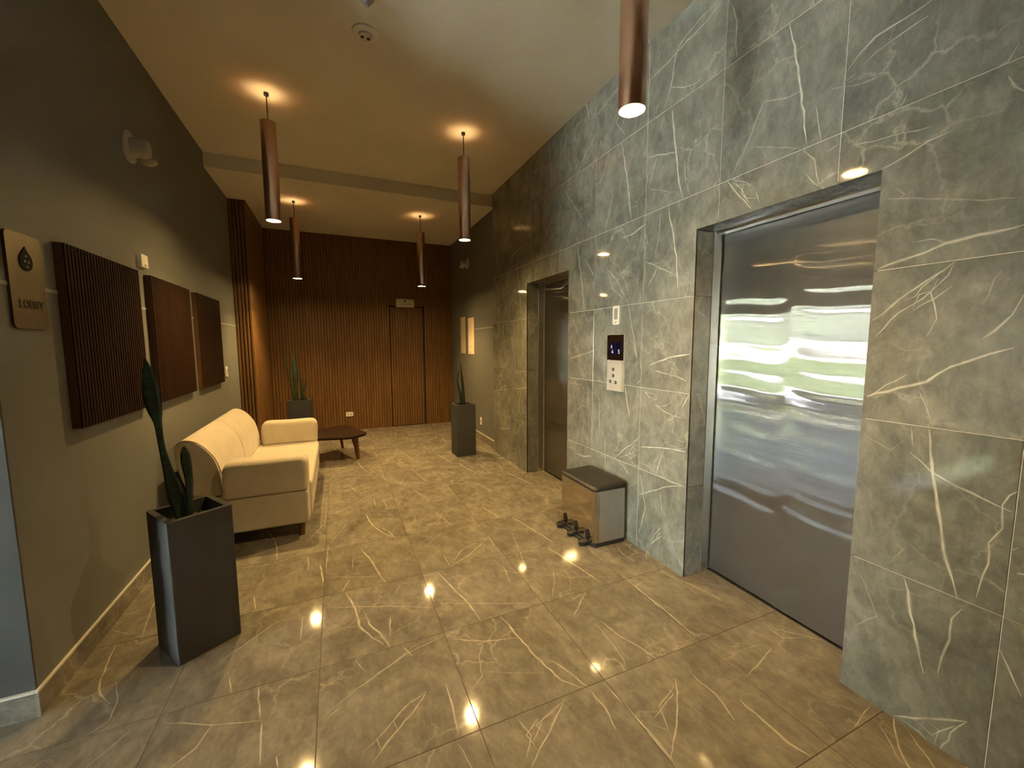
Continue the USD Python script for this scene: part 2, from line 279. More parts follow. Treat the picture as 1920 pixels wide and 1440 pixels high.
WALL_VEINS = """2 1761,3411 1865,3376 2067,3349 2201,3327 2316,3315;2 1799,3432 1899,3424 2033,3386 2068,3362 2092,3291 2115,3169 2169,3059;2 1687,3347 1655,3246 1655,3122 1644,3059;1 2115,3169 2020,3110 1931,3081 1881,3078;1 1262,3065 1289,3042;3 1370,3038 1337,2922 1312,2779 1291,2678 1271,2528 1257,2452;2 1475,2748 1360,2704 1297,2701;1 1475,2748 1519,2666 1564,2573 1637,2451;1 1228,2606 1207,2498 1193,2434;0 1537,2556 1281,2442;2 851,2770 923,2759 1015,2754 1067,2722 1108,2680;1 856,2721 933,2709 1011,2692 1047,2671;1 1074,2652 1110,2641;0 960,2586 1058,2599 1161,2637 1178,2618;1 897,2485 905,2457 921,2432;2 640,2395 622,2351 601,2326;1 623,2480 643,2439 673,2435;1 818,2322 893,2336 994,2347 1075,2364;2 764,2281 824,2273 887,2246 928,2233 963,2225;3 2099,3023 2072,2846 2046,2711 2020,2550 1987,2442;1 1980,2671 1965,2530 1934,2452;2 2295,2812 2219,2796 2057,2743;2 2218,2781 2257,2693 2297,2602;0 2286,2598 2027,2490;3 2593,3030 2533,2795 2486,2553 2469,2443;1 2677,2697 2730,2558 2771,2463;3 2100,2421 2076,2314 2040,2176 2015,2042 1998,1891;1 2170,2398 2185,2253 2211,2123;2 2322,2372 2427,2335 2582,2339;2 2300,2109 2187,2058 2041,1989;2 2186,2050 2227,1988 2281,1926;2 1672,2439 1604,2344 1512,2236;1 1636,2426 1553,2385 1499,2332;1 1499,2332 1469,2249;1 1635,2414 1578,2359 1548,2302 1496,2286;1 1566,2390 1576,2335 1520,2259;1 1739,2451 1713,2380 1728,2247;1 1270,2428 1217,2366 1203,2291 1185,2236;1 1253,2320 1190,2237;1 1119,2392 1171,2376;3 569,1908 597,1903 668,1901 752,1890 804,1869 874,1853 948,1831;2 721,1821 776,1777 840,1726 892,1677 951,1625;1 721,1821 733,1777 798,1699 865,1652 936,1559;1 720,1737 764,1696 824,1656;1 759,1767 777,1719 753,1622 776,1556;1 750,1794 801,1744 821,1709 856,1697;1 772,1726 810,1715 824,1664;3 558,1517 610,1496 664,1467 703,1447 764,1388 844,1357 946,1309;1 824,1410 883,1366 946,1309;2 552,1686 571,1624 606,1573 632,1547;0 579,1994 667,2013 769,2052 948,2109;1 784,1352 756,1286 736,1229;0 604,1770 620,1747 629,1695 641,1663;0 906,2133 879,2102 909,2089;1 842,1914 786,1915 747,1892;3 744,1211 734,1122 722,1043 706,966 684,846 664,736 640,667 623,603;2 791,1108 726,1051 659,1018 617,1006 559,984 522,974;2 512,1050 531,1028 544,990 538,910 565,847 560,772 575,677 578,640;3 773,601 752,505 726,392 705,308 691,259;2 611,574 632,524 632,440 648,352 653,290;2 514,494 491,446 472,401 454,365;2 765,11 675,83 566,170;1 750,19 684,14 627,-20;1 566,170 603,92 628,-11;1 708,53 651,35 593,130;1 675,78 634,72 642,4;0 940,1142 850,1103 816,1149;1 795,1210 786,1137;0 916,543 847,392 925,296;0 824,736 785,714 824,634;2 2417,1552 2385,1473 2360,1405;1 2324,1551 2333,1425 2306,1281;2 2306,1281 2368,1226;3 2496,1214 2469,1103 2433,974;3 2235,1381 2146,1413 2050,1443 1879,1469;2 2194,1346 2068,1331 1975,1319 1897,1295;2 2288,1195 2225,1153 2159,1143;1 2158,1105 2093,1077 1997,1056 1929,1054;1 2267,1187 2187,1186 2147,1153 2211,1126;1 2184,1111 2119,1101 2059,1119 2013,1152;2 1872,1213 1901,1166 1926,1120;2 2019,1043 1988,1003 2003,938 2027,960;1 1966,896 1883,905;2 2303,861 2395,775 2486,712 2598,613;2 2598,607 2497,580 2416,529;1 2337,819 2394,744 2438,681 2548,631;1 2395,765 2348,725 2453,677;3 2300,774 2082,819 1880,842;2 2069,817 2091,751 2125,655 2130,620;2 2130,620 1987,603 1885,609;1 2288,659 2177,640;2 2307,408 2170,485 2045,556 1907,607;1 2982,1182 2989,1086 2965,958 2922,857 2928,689;1 2832,1126 2818,991 2811,761;1 2728,779 2732,629 2709,475;2 3309,1388 3104,1437 2861,1488;2 2767,1445 2751,1235;2 2298,565 2232,333 2295,111;1 2092,493 2073,346;2 2179,74 2120,139 2066,193;1 2175,76 2138,173 2069,257;1 2120,145 2098,191 2067,217;1 3454,3007 3267,2799 3094,2597;1 2693,2700 2741,2574 2778,2472;2 2310,2372 2438,2340 2555,2330;2 3054,2262 2925,2101;2 2783,2179 2618,2023 2489,1851;1 2754,2141 2668,1965 2514,1861;2 2477,1842 2435,1662 2358,1432;1 2859,1852 2771,1777 2796,1677;1 4704,1626 5094,1521;0 4168,1827 4574,1851;1 4919,945 5148,662;1 4336,627 4617,337;1 5150,574 4396,591;1 4014,2398 3693,2748 3651,2797;1 4505,2965 4222,2799;1 3282,1793 3173,1655 3241,1542"""
FLOOR_VEINS = """3 -7,2586 40,2393 52,2236 110,2112 161,2034;2 95,2237 148,2134 187,2005;3 564,2577 614,2366 654,2193 677,2002;3 788,1995 818,1800 831,1687 854,1579 884,1476 949,1398;2 897,1599 939,1503 977,1393;3 112,3124 171,2898 203,2721 228,2598;3 180,3799 227,3488 280,3346 365,3197;2 280,3440 336,3344 371,3173;2 771,3565 817,3352 851,3201;2 1205,3521 1276,3185;2 694,4232 782,3818;2 784,5005 878,4393;2 725,6263 939,5043;3 1378,3183 1422,2933 1491,2613;3 1406,2571 1455,2313 1509,2040;2 1286,1744 1307,1604 1352,1492 1373,1398;1 1245,1730 1239,1596 1225,1464 1206,1424;2 1682,2007 1678,1803 1665,1653;2 1952,1994 1982,1817;2 974,1380 982,1287 961,1180;2 1050,1388 1067,1237 1078,1097 1077,999;2 843,1385 737,1301 585,1187;1 620,1392 641,1300 584,1225;1 828,1379 717,1344 636,1270;1 777,1352 676,1328 701,1273;1 699,1352 624,1307 637,1230;2 485,1938 638,1851 818,1800;1 638,1851 582,1763 560,1647 477,1586;0 572,1665 834,1542;2 664,2613 832,2711 1054,2913;1 657,2789 664,2613;1 695,2666 804,2799 1012,2909;2 1061,2932 1044,2731;0 473,1990 293,1959 143,1861 15,1802 -125,1714;1 463,1976 276,1931 167,1881 15,1802 -62,1746;2 305,1668 228,1582 143,1518 57,1437;1 305,1668 206,1628 100,1537 28,1497;1 240,1651 151,1580 162,1520;1 151,1580 82,1524 94,1468;2 393,1677 391,1546 379,1414;1 465,1618 458,1446;2 244,1989 282,1895;1 23,1984 61,1889;2 1354,1985 1169,1828;1 1198,1953 1354,1985;1 1200,1928 1239,1887 1301,1957;1 1303,2297 1229,2149 1143,2027;1 -131,2480 221,2348 460,2219;1 483,2257 767,2131 1051,2006;0 368,4229 22,3957 -118,3904;0 1016,3162 721,3127 527,2921;1 968,2580 998,2432 973,2291;1 969,2445 1049,2347 1132,2373;1 1251,2892 1194,2626 1132,2373;2 1967,1988 2009,1804 2051,1626 2070,1544;2 1679,1868 1683,1691 1670,1425;2 1352,1492 1373,1398;2 1967,1221 1824,1184 1688,1151;2 2088,1328 2159,1247 2252,1150;1 2079,1322 2078,1245 2191,1195;2 1458,1267 1465,1138 1430,1019;3 1538,1080 1536,972 1534,876 1560,806;2 1371,1276 1290,1189 1197,1099 1076,1009;1 1302,1278 1294,1213 1136,1159;1 1336,1249 1194,1194 1151,1097 1114,1135;1 1947,780 1890,710 1834,658;1 2012,834 1911,819 1836,807;2 1068,1166 1076,1009;0 1672,1283 1917,1261 1967,1221;2 -1107,2599 -1084,2459 -1057,2319 -1023,2235 -957,2151;1 -990,2290 -945,2189 -919,2053 -971,2002;2 -387,1995 -353,1815;2 -344,1801 -320,1592;2 -527,1857 -557,1768 -620,1716;1 -709,1947 -527,1857 -344,1801;2 -522,2121 -492,2007;1 -1205,2877 -1077,2898;1 -315,2485 -405,2418 -608,2210;2 -232,2448 -237,2246;2 -527,2779 -492,2620;1 -661,3179 -465,3148 -308,3227;2 -95,1702 -44,1740;2 -271,1610 -259,1558;1 -1179,2742 -1084,2668 -1032,2661;2 -255,3158 -239,3023 -243,2956;3 -167,3009 -151,2866 -136,2750;1 59,3098 43,2898 29,2820;2 22,2742 -30,2601;1 -135,2827 30,2754 200,2687;1 -123,3883 50,4024 208,4196 396,4245;1 -123,4272 121,4387;2 68,4659 134,4401;2 284,4162 287,3918;2 356,4094 389,3808;2 435,4895 462,4616;1 30,3673 -32,3493 -115,3299;1 664,4668 569,4391;1 582,3888 484,3704;1 -115,3299 -124,3063 -128,2889;2 215,2239 198,2094;2 85,2355 104,2231 137,2163 179,2063;1 266,2443 328,2560 368,2512"""
# ------------------------------------------------------------------ structure: measures
XW, XL, YB, ZC, ZC2 = 2.034, -1.2, 7.75, 3.56, 3.41      # tiled wall, left wall, wood wall, ceilings
YSTEP, YTILE, XR2 = 5.38, 5.33, 2.085                     # ceiling step, end of the tiles, grey wall beyond them
YLW, YRET, XWIN, YF = 2.2, 6.385, -7.0, -3.5              # left wall start, wood return, entrance wall, wall behind the camera
ZD = 2.222                                                # lift door head
LIFTS = [(0.958, 1.866), (3.336, 4.246)]

def parse(text):
    out = []
    for part in text.replace("\n", "").split(";"):
        w, *pts = part.split()
        out.append((int(w), [tuple(int(c) / 1000 for c in p.split(",")) for p in pts]))
    return out

RNG = random.Random(11)
WIDTHS = {3: (0.0035, 0.0070), 2: (0.0018, 0.0046), 1: (0.0011, 0.0030), 0: (0.0, 0.0028)}

def vein_shapes(lines, rng):
    """(core, halo) polygons of each traced vein: slightly ragged, swelling and thinning along its length."""
    out = []
    for w, pts in lines:
        P = [np.array(pts[0])]
        for a, b in zip(pts[:-1], pts[1:]):
            a, b = np.array(a), np.array(b); n = max(1, int(np.linalg.norm(b - a) / 0.035)); d = (b - a) / max(np.linalg.norm(b - a), 1e-9)
            for i in range(1, n + 1):
                P.append(a + (b - a) * i / n + np.array([-d[1], d[0]]) * rng.gauss(0, 0.0022) * (i < n))
        P = np.array(P)
        if len(P) < 3:
            P = np.vstack([P[0], (P[0] + P[-1]) / 2, P[-1]])
        T = np.gradient(P, axis=0); T /= np.maximum(np.linalg.norm(T, axis=1, keepdims=True), 1e-9); N = np.stack([-T[:, 1], T[:, 0]], 1)
        s = np.linspace(0, 1, len(P)); taper = np.minimum(1, 4 * np.minimum(s, 1 - s) + 0.25)
        res = []
        for half in WIDTHS[w]:
            if not half:
                res.append(None); continue
            h = (half * taper * np.array([rng.uniform(0.55, 1.3) for _ in s]))[:, None]
            res.append(Polygon(np.vstack([P + N * h, (P - N * h)[::-1]])).buffer(0))
        out.append(tuple(res))
    return out

def polys(g):
    if g is None or g.is_empty: return []
    return [q for q in (g.geoms if hasattr(g, "geoms") else [g]) if q.geom_type == "Polygon" and q.area > 2e-7]

def tile_mesh(poly, veins, thick=0.009, ch=0.0012):
    """A tile in (u, v, w): its front at w = 0, split along the veins; chamfer ring and skirt below. Returns the mesh and its vein values."""
    poly = shapely.geometry.polygon.orient(poly, 1.0)
    ring = np.array(poly.exterior.coords)[:-1]
    nxt, prv = np.roll(ring, -1, 0), np.roll(ring, 1, 0)
    def unit(q): return q / np.maximum(np.linalg.norm(q, axis=1, keepdims=True), 1e-12)
    e1, e0 = unit(nxt - ring), unit(ring - prv)
    n1, n0 = np.stack([-e1[:, 1], e1[:, 0]], 1), np.stack([-e0[:, 1], e0[:, 0]], 1)
    b = n0 + n1; inset = ring + ch * b / np.maximum((b * n1).sum(1, keepdims=True), 0.3)
    face = Polygon(inset)
    core = unary_union([c for c, h in veins if c is not None]).intersection(face) if veins else Polygon()
    halo = unary_union([h for c, h in veins]).intersection(face).difference(core) if veins else Polygon()
    rest = face.difference(unary_union([core, halo])) if veins else face
    V, F, A, n = [], [], [], 0
    for g, val in ((core, 1.0), (halo, 0.30), (rest, 0.0)):
        for q in polys(g):
            v, f = trimesh.creation.triangulate_polygon(q, engine="earcut")
            v = np.asarray(v); f = np.asarray(f)
            t = v[f]; cr_ = (t[:, 1, 0] - t[:, 0, 0]) * (t[:, 2, 1] - t[:, 0, 1]) - (t[:, 1, 1] - t[:, 0, 1]) * (t[:, 2, 0] - t[:, 0, 0])
            f = np.where((cr_ < 0)[:, None], f[:, ::-1], f)[np.abs(cr_) > 1e-12]
            V.append(np.c_[v, np.zeros(len(v))]); F.append(f + n); A.append(np.full(len(v), val)); n += len(v)
    k = len(ring); idx = np.arange(k); j = (idx + 1) % k
    for (p0, z0), (p1, z1) in (((inset, 0.0), (ring, -ch * 0.7)), ((ring, -ch * 0.7), (ring, -thick))):
        V.append(np.vstack([np.c_[p0, np.full(k, z0)], np.c_[p1, np.full(k, z1)]]))
        F.append(np.vstack([np.stack([idx + n, idx + k + n, j + k + n], 1), np.stack([idx + n, j + k + n, j + n], 1)])); A.append(np.zeros(2 * k)); n += 2 * k
    return trimesh.Trimesh(np.vstack(V), np.vstack(F), process=False), np.concatenate(A)

def tiles(parent, cells, shapes, tr, mat, thick=0.009, pool=None, pitch=None):
    """One mesh per cell polygon; a cell with little traced in it borrows the print of another tile, moved by whole tiles."""
    from shapely.strtree import STRtree
    halos = [h for c, h in shapes]
    tree = STRtree(halos)
    def inside(q): return [shapes[i] for i in tree.query(q)]
    rich = []
    for q, full in cells:
        got = inside(full)
        if sum(halos_area(h, full) for c, h in got) > 0.0035: rich.append((full, got))
    for q, full in cells:
        got = inside(q)
        if sum(halos_area(h, full) for c, h in got) < 0.0022 and rich:
            src, vv = RNG.choice(rich)
            (ax, ay), (bx_, by_) = src.bounds[:2], full.bounds[:2]
            flip = RNG.random() < 0.5; cxy = ((full.bounds[0] + full.bounds[2]) / 2, (full.bounds[1] + full.bounds[3]) / 2)
            def mv(g):
                if g is None: return None
                g = affinity.translate(g.intersection(src), bx_ - ax, by_ - ay)
                return affinity.rotate(g, 180, origin=cxy) if flip else g
            got = [(mv(c), mv(h)) for c, h in vv] + got
        m, a = tile_mesh(q, got, thick)
        obj("tile", tr(m), mat, parent, attr=a)

def halos_area(h, full):
    return h.intersection(full).area

# ------------------------------------------------------------------ floor
floor = empty("floor", kind="structure")
obj("screed", cat([bx(XL - 0.1, 2.41, YF - 0.1, YB + 0.25, -0.12, -0.0018), bx(XWIN, XL, YF, YLW, -0.12, -0.0018)]), M["grout_floor"], floor)
GX, GY, PF = 0.465, 1.400, 0.6
region = unary_union([*[sbox(XW - 0.01, a + 0.001, 2.262, b - 0.001) for a, b in LIFTS], sbox(XL, YF, XW + 0.15, YTILE), sbox(XL, YTILE - 0.01, XR2, YB), sbox(XWIN, YF, XL + 0.01, YLW)])
cells = []
for i in range(-13, 4):
    for j in range(-9, 12):
        g = 0.0011
        full = sbox(GX + i * PF + g, GY + j * PF + g, GX + (i + 1) * PF - g, GY + (j + 1) * PF - g)
        for q in polys(full.intersection(region)):
            if q.area > 0.004: cells.append((q.simplify(1e-6), full))
tiles(floor, cells, vein_shapes(parse(FLOOR_VEINS), RNG), lambda m: m, M["tile_floor"])

# ------------------------------------------------------------------ tiled lift wall
wall_right = empty("wall_right", kind="structure")
SH = 2.31                                                    # back of the lift recess
shell = [bx(XW + 0.0018, SH + 0.05, YF, LIFTS[0][0] - 0.012, 0, ZC), bx(XW + 0.0018, SH + 0.05, LIFTS[0][1] + 0.012, LIFTS[1][0] - 0.012, 0, ZC), bx(XW + 0.0018, SH + 0.05, LIFTS[1][1] + 0.012, YTILE - 0.002, 0, ZC)]
for y0, y1 in LIFTS:
    shell += [bx(XW + 0.0018, SH + 0.05, y0 - 0.02, y1 + 0.02, ZD + 0.012, ZC), bx(SH, SH + 0.05, y0 - 0.02, y1 + 0.02, 0, ZD + 0.02)]
obj("backing", cat(shell), M["grout_wall"], wall_right)
PY, PZ, Y0 = 0.6015, 0.6085, 0.514
holes = unary_union([sbox(a, -0.1, b, ZD) for a, b in LIFTS])
wall_face = sbox(YF, 0.001, YTILE, ZC).difference(holes)
cells = []
for i in range(-7, 9):
    for j in range(0, 6):
        g = 0.0013
        full = sbox(Y0 + i * PY + g, j * PZ + g, Y0 + (i + 1) * PY - g, (j + 1) * PZ - g)
        for q in polys(full.intersection(wall_face)):
            if q.area > 0.002: cells.append((q.simplify(1e-6), full))
# wall plane: u = -y, v = z, normal = -x, so the print is mirrored into (-y, z)
def wall_tr(m):
    v = m.vertices; w = np.c_[XW - v[:, 2], v[:, 0], v[:, 1]]
    return trimesh.Trimesh(w, m.faces[:, ::-1], process=False)
tiles(wall_right, cells, vein_shapes(parse(WALL_VEINS), RNG), wall_tr, M["tile_wall"])
XJ = 2.18                                                    # tiled depth of the lift reveals
for y0, y1 in LIFTS:
    for a, b in ((0.001, PZ), (PZ, 2 * PZ), (2 * PZ, 3 * PZ), (3 * PZ, ZD)):
        obj("tile", chbox(XW + 0.0005, XJ, y1, y1 + 0.011, a + 0.001, b - 0.001, 0.001), M["tile_wall"], wall_right)
        obj("tile", chbox(XW + 0.0005, XJ, y0 - 0.011, y0, a + 0.001, b - 0.001, 0.001), M["tile_wall"], wall_right)
    ym = Y0 + PY * math.ceil((y0 - Y0 + 0.05) / PY)
    cuts = [y0] + [t for t in (ym, ym + PY) if t < y1 - 0.02] + [y1]
    for a, b in zip(cuts[:-1], cuts[1:]):
        obj("tile", chbox(XW + 0.0005, XJ + 0.02, a + 0.001, b - 0.001, ZD, ZD + 0.011, 0.001), M["tile_wall"], wall_right)
zs = [0.001] + [PZ * k for k in range(1, 6)] + [ZC]
for a, b in zip(zs[:-1], zs[1:]):                            # narrow end return
    obj("tile", chbox(XW + 0.001, XR2 + 0.02, YTILE - 0.002, YTILE + 0.006, a + 0.001, b - 0.001, 0.001), M["tile_wall"], wall_right)

wall_rr = obj("wall_right_rear", bx(XR2, XR2 + 0.2, YTILE, YB + 0.2, 0, ZC), M["paint_grey"], kind="structure")
wall_l = obj("wall_left", bx(XL - 0.15, XL, YLW + 0.010, YB + 0.2, 0, ZC), M["paint_grey"], kind="structure")
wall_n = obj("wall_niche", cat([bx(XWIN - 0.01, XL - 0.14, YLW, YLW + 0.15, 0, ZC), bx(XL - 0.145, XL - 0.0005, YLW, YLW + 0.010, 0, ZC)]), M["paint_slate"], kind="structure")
obj("wall_front", bx(XWIN - 0.2, SH, YF - 0.15, YF, 0, ZC), M["paint_grey"], kind="structure")
WY0, WY1, WZ = -0.90, 1.20, 2.35
obj("wall_near", bx(-1.6, -1.0, YF, 0.55, 0, ZC), M["paint_grey"], kind="structure")
obj("wall_entrance", cat([bx(XWIN - 0.18, XWIN, YF, WY0, 0, ZC), bx(XWIN - 0.18, XWIN, WY1, YLW + 0.15, 0, ZC), bx(XWIN - 0.18, XWIN, WY0, WY1, WZ, ZC)]), M["paint_grey"], kind="structure")
ceiling = empty("ceiling", kind="structure")
obj("slab", bx(XWIN - 0.2, SH + 0.05, YF - 0.15, YSTEP, ZC, ZC + 0.14), M["paint_ceiling"], ceiling)
obj("lowered_slab", bx(XL - 0.15, XR2 + 0.2, YSTEP, YB + 0.2, ZC2, ZC + 0.14), M["paint_ceiling"], ceiling)

obj("wall_outer", cat([bx(XL - 0.35, XR2 + 0.4, YB + 0.2, YB + 0.3, -0.3, ZC + 0.2), bx(SH + 0.05, SH + 0.15, YF - 0.2, YTILE, -0.3, ZC + 0.2)]), M["paint_grey"], kind="structure")
# glazed entrance (daylight) and the outside seen in the steel
win = empty("window_1", kind="structure")
fx0, fx1 = XWIN - 0.11, XWIN - 0.06
obj("frame", cat([bx(fx0, fx1, WY0, WY0 + 0.04, 0, WZ), bx(fx0, fx1, WY1 - 0.04, WY1, 0, WZ), bx(fx0, fx1, WY0, WY1, WZ - 0.04, WZ), bx(fx0, fx1, WY0, WY1, 0, 0.03)]), M["alu"], win)
obj("pane", bx(XWIN - 0.088, XWIN - 0.080, WY0 + 0.04, WY1 - 0.04, 0.03, WZ - 0.04), M["glass"], win)
obj("ground", bx(-40, XWIN - 0.12, -25, 25, -0.25, -0.05), M["paving"], kind="structure")
obj("kerb", bx(-11.3, -11.1, -25, 25, -0.06, 0.09), M["kerb"], kind="structure")
rng = np.random.default_rng(5)
hm = trimesh.creation.box([0.9, 24.0, 1.0])
for _ in range(5): hm = hm.subdivide()
hv = hm.vertices; hm.vertices = hv + (meshkit.fbm(hv * 2.2 + 31, 4, 3)[:, None] - 0.5) * 0.5 * hv / np.linalg.norm(hv, axis=1, keepdims=True)
tag(obj("hedge", moved(hm, -13.2, 1.0, 0.48), M["hedge"], kind="stuff"), "clipped green hedge growing outside the glazed entrance", "hedge")
obj("garden_wall", bx(-17.3, -17.0, -22, 22, -0.1, 1.75), M["render_white"], kind="structure")
rt = random.Random(3)
for k in range(4):                                           # trees beyond the garden wall, mirrored in the lift doors
    t = empty("garden_tree", "round green tree beyond the garden wall, seen mirrored in the lift doors", "tree", (-20.5 + rt.uniform(-1, 1), -9.5 + 5.4 * k, -0.05), group="trees beyond the garden wall")
    crown = trimesh.creation.icosphere(4, 1.0); cv = crown.vertices
    crown.vertices = cv * (0.75 + 0.7 * meshkit.fbm(cv * 2.5 + 10 * k, 4, k))[:, None] * [1.5, 1.45, 1.35] + [0, 0, rt.uniform(2.4, 3.1)]
    obj("crown", crown, M["tree_green"], t)
    obj("trunk", lathe([(0, 0), (0.14, 0), (0.09, 2.2), (0, 2.2)], 12), M["leg_wood"], t)

# ------------------------------------------------------------------ baseboards and the pale wall strips
def board(name, x0, x1, y0, y1):
    b = empty(name, kind="structure")
    obj("board", bx(x0, x1, y0, y1, 0, 0.105), M["tile_floor"], b)
    obj("cap", chbox(x0, x1, y0, y1, 0.105, 0.118, 0.002), M["trim_pale"], b)
board("baseboard_left", XL, XL + 0.012, YLW - 0.012, YRET)
board("baseboard_niche", XWIN, XL, YLW - 0.012, YLW)
board("baseboard_right", XR2 - 0.012, XR2, YTILE + 0.006, YB)
obj("trim_1", chbox(XL, XL + 0.003, YLW, YRET, 1.778, 1.794, 0.001), M["strip_tone"], kind="structure")
obj("trim_2", chbox(XR2 - 0.003, XR2, YTILE + 0.008, 6.38, 1.772, 1.788, 0.001), M["strip_tone"], kind="structure")

# ------------------------------------------------------------------ walnut wall, its return and the hidden door
def flutes(u0, u1, pitch, rib, proud, z0, z1):
    """Rounded vertical ribs side by side in (u, v): one profile extruded along v; w is outward."""
    out = []; n = max(1, int(round((u1 - u0) / pitch))); pitch = (u1 - u0) / n
    for k in range(n):
        c = u0 + (k + 0.5) * pitch; h = rib * pitch / 2; c_ = 0.22 * h
        out.append(rib_mesh(c - h, c + h, c_, proud, z0, z1))
    return out
def rib_mesh(a, b, c, proud, z0, z1):
    pr = Polygon([(a, -0.002), (b, -0.002), (b, proud - c), (b - c, proud), (a + c, proud), (a, proud - c)])
    m = prism(pr, z1 - z0)                                   # (u, w, v)
    v = m.vertices; return trimesh.Trimesh(np.c_[v[:, 0], v[:, 2] + z0, v[:, 1]], m.faces[:, ::-1], process=False)

DX0, DX1, DZ = 0.930, 1.528, 2.225
wall_back = empty("wall_back", kind="structure")
XF = -1.0
obj("backing", cat([bx(XL, DX0 - 0.012, YB - 0.001, YB + 0.2, 0, ZC2), bx(DX1 + 0.03, XR2, YB - 0.001, YB + 0.2, 0, ZC2), bx(DX0 - 0.012, DX1 + 0.03, YB - 0.001, YB + 0.2, DZ + 0.018, ZC2), bx(DX0 - 0.012, DX1 + 0.03, YB + 0.08, YB + 0.2, 0, DZ + 0.012)]), M["walnut_back"], wall_back)
rb = lambda L_: [place(m, (0, YB, 0), (1, 0, 0), (0, 0, 1)) for m in L_]
obj("fluting", cat(rb(flutes(XF, DX0 - 0.012, 0.0455, 0.80, 0.008, 0, ZC2)) + rb(flutes(DX1 + 0.03, XR2, 0.0455, 0.80, 0.008, 0, ZC2)) + rb(flutes(DX0 - 0.012, DX1 + 0.03, 0.0455, 0.80, 0.008, DZ + 0.018, ZC2))), M["walnut"], wall_back, kind="stuff")
ret = empty("wall_left_return", kind="structure")
obj("backing", bx(XL, XF - 0.010, YRET + 0.010, YB, 0, ZC2), M["walnut_back"], ret)
obj("fluting", cat([place(m, (XF - 0.010, 0, 0), (0, 1, 0), (0, 0, 1)) for m in flutes(YRET + 0.01, YB, 0.0455, 0.84, 0.006, 0, ZC2)]), M["walnut"], ret, kind="stuff")
for m in flutes(XL, XF, 0.04, 0.66, 0.018, 0, ZC2):
    obj("slat", place(m, (0, YRET + 0.010, 0), (1, 0, 0), (0, 0, 1)), M["walnut"], ret)
door3 = empty("door_3", kind="structure")
obj("door_panel", bx(DX0, DX1, YB + 0.024, YB + 0.06, 0.008, DZ), M["walnut_back"], door3)
obj("fluting", cat([place(m, (0, YB + 0.024, 0), (1, 0, 0), (0, 0, 1)) for m in flutes(DX0, DX1 - 0.004, 0.0455, 0.80, 0.008, 0.008, DZ)]), M["walnut"], door3, kind="stuff")
obj("jamb", bx(DX1 + 0.002, DX1 + 0.028, YB + 0.035, YB + 0.07, 0, DZ), M["steel_dark"], door3)

# ------------------------------------------------------------------ lifts
def leaf_panel(y0, y1, x, z0, z1, phase):
    """A steel door leaf whose sheet is very slightly wavy, as pressed sheet is."""
    ny, nz = 20, 420
    ys, zs_ = np.linspace(y0, y1, ny), np.linspace(z0, z1, nz)
    Yg, Zg = np.meshgrid(ys, zs_, indexing="ij")
    e = np.minimum(1, np.minimum(Yg - y0, y1 - Yg) / 0.06)
    s = Zg + 0.022 * np.sin((Yg - y0) * 7.0 + phase) + 0.010 * np.sin((Yg - y0) * 15.0 + 2 * phase)
    d = WAVE * e * (np.sin(s * 8.0 + 0.6) * 0.42 + np.sin(s * 19.0 + 1.7) * 0.20 + np.sin(s * 43.0 + 0.3) * 0.13 + np.sin(s * 71.0 + 2.0) * 0.075 + np.sin(s * 117.0) * 0.028)
    front = np.stack([x + d, Yg, Zg], -1).reshape(-1, 3)
    i = np.arange(ny - 1)[:, None] * nz + np.arange(nz - 1); i = i.ravel()
    f = np.vstack([np.stack([i, i + 1, i + nz + 1], 1), np.stack([i, i + nz + 1, i + nz], 1)])
    return trimesh.Trimesh(front, f, process=False), bx(x + 0.003, x + 0.03, y0, y1, z0, z1)
WAVE = 0.0024
for n_, (y0, y1) in enumerate(LIFTS):
    d = empty(f"door_{n_ + 1}", kind="structure")
    ym = (y0 + y1) / 2 + 0.012
    XD = 2.272
    for a, b, x, ph in ((ym + 0.001, y1 + 0.004, XD, 0.4), (y0 - 0.004, ym - 0.001, XD - 0.006, 1.5)):
        sheet, core = leaf_panel(a, b, x, 0.012, ZD - 0.004, ph)
        lf = obj("door_leaf", sheet, M["steel"], d, smooth=True)
        obj("core", core, M["steel_frame"], lf)
    jl = obj("door_frame", cat([chbox(XJ, XD - 0.020, y1 - 0.004, y1 + 0.012, 0, ZD + 0.004, 0.003), chbox(XJ, XD - 0.020, y0 - 0.012, y0 + 0.004, 0, ZD + 0.004, 0.003)]), M["steel_frame"], d)
    obj("header", chbox(XJ + 0.02, XD - 0.016, y0, y1, ZD - 0.012, ZD + 0.006, 0.003), M["steel_frame"], d)
    obj("sill", bx(2.262, SH, y0, y1, -0.010, 0.002), M["steel_dark"], d)
    if n_ == 0:
        obj("lock_hole", orient(cyl(0.006, 0, 0.004, 16), "-x").apply_translation([XD + 0.001, 1.575, 2.115]), M["steel_dark"], d)
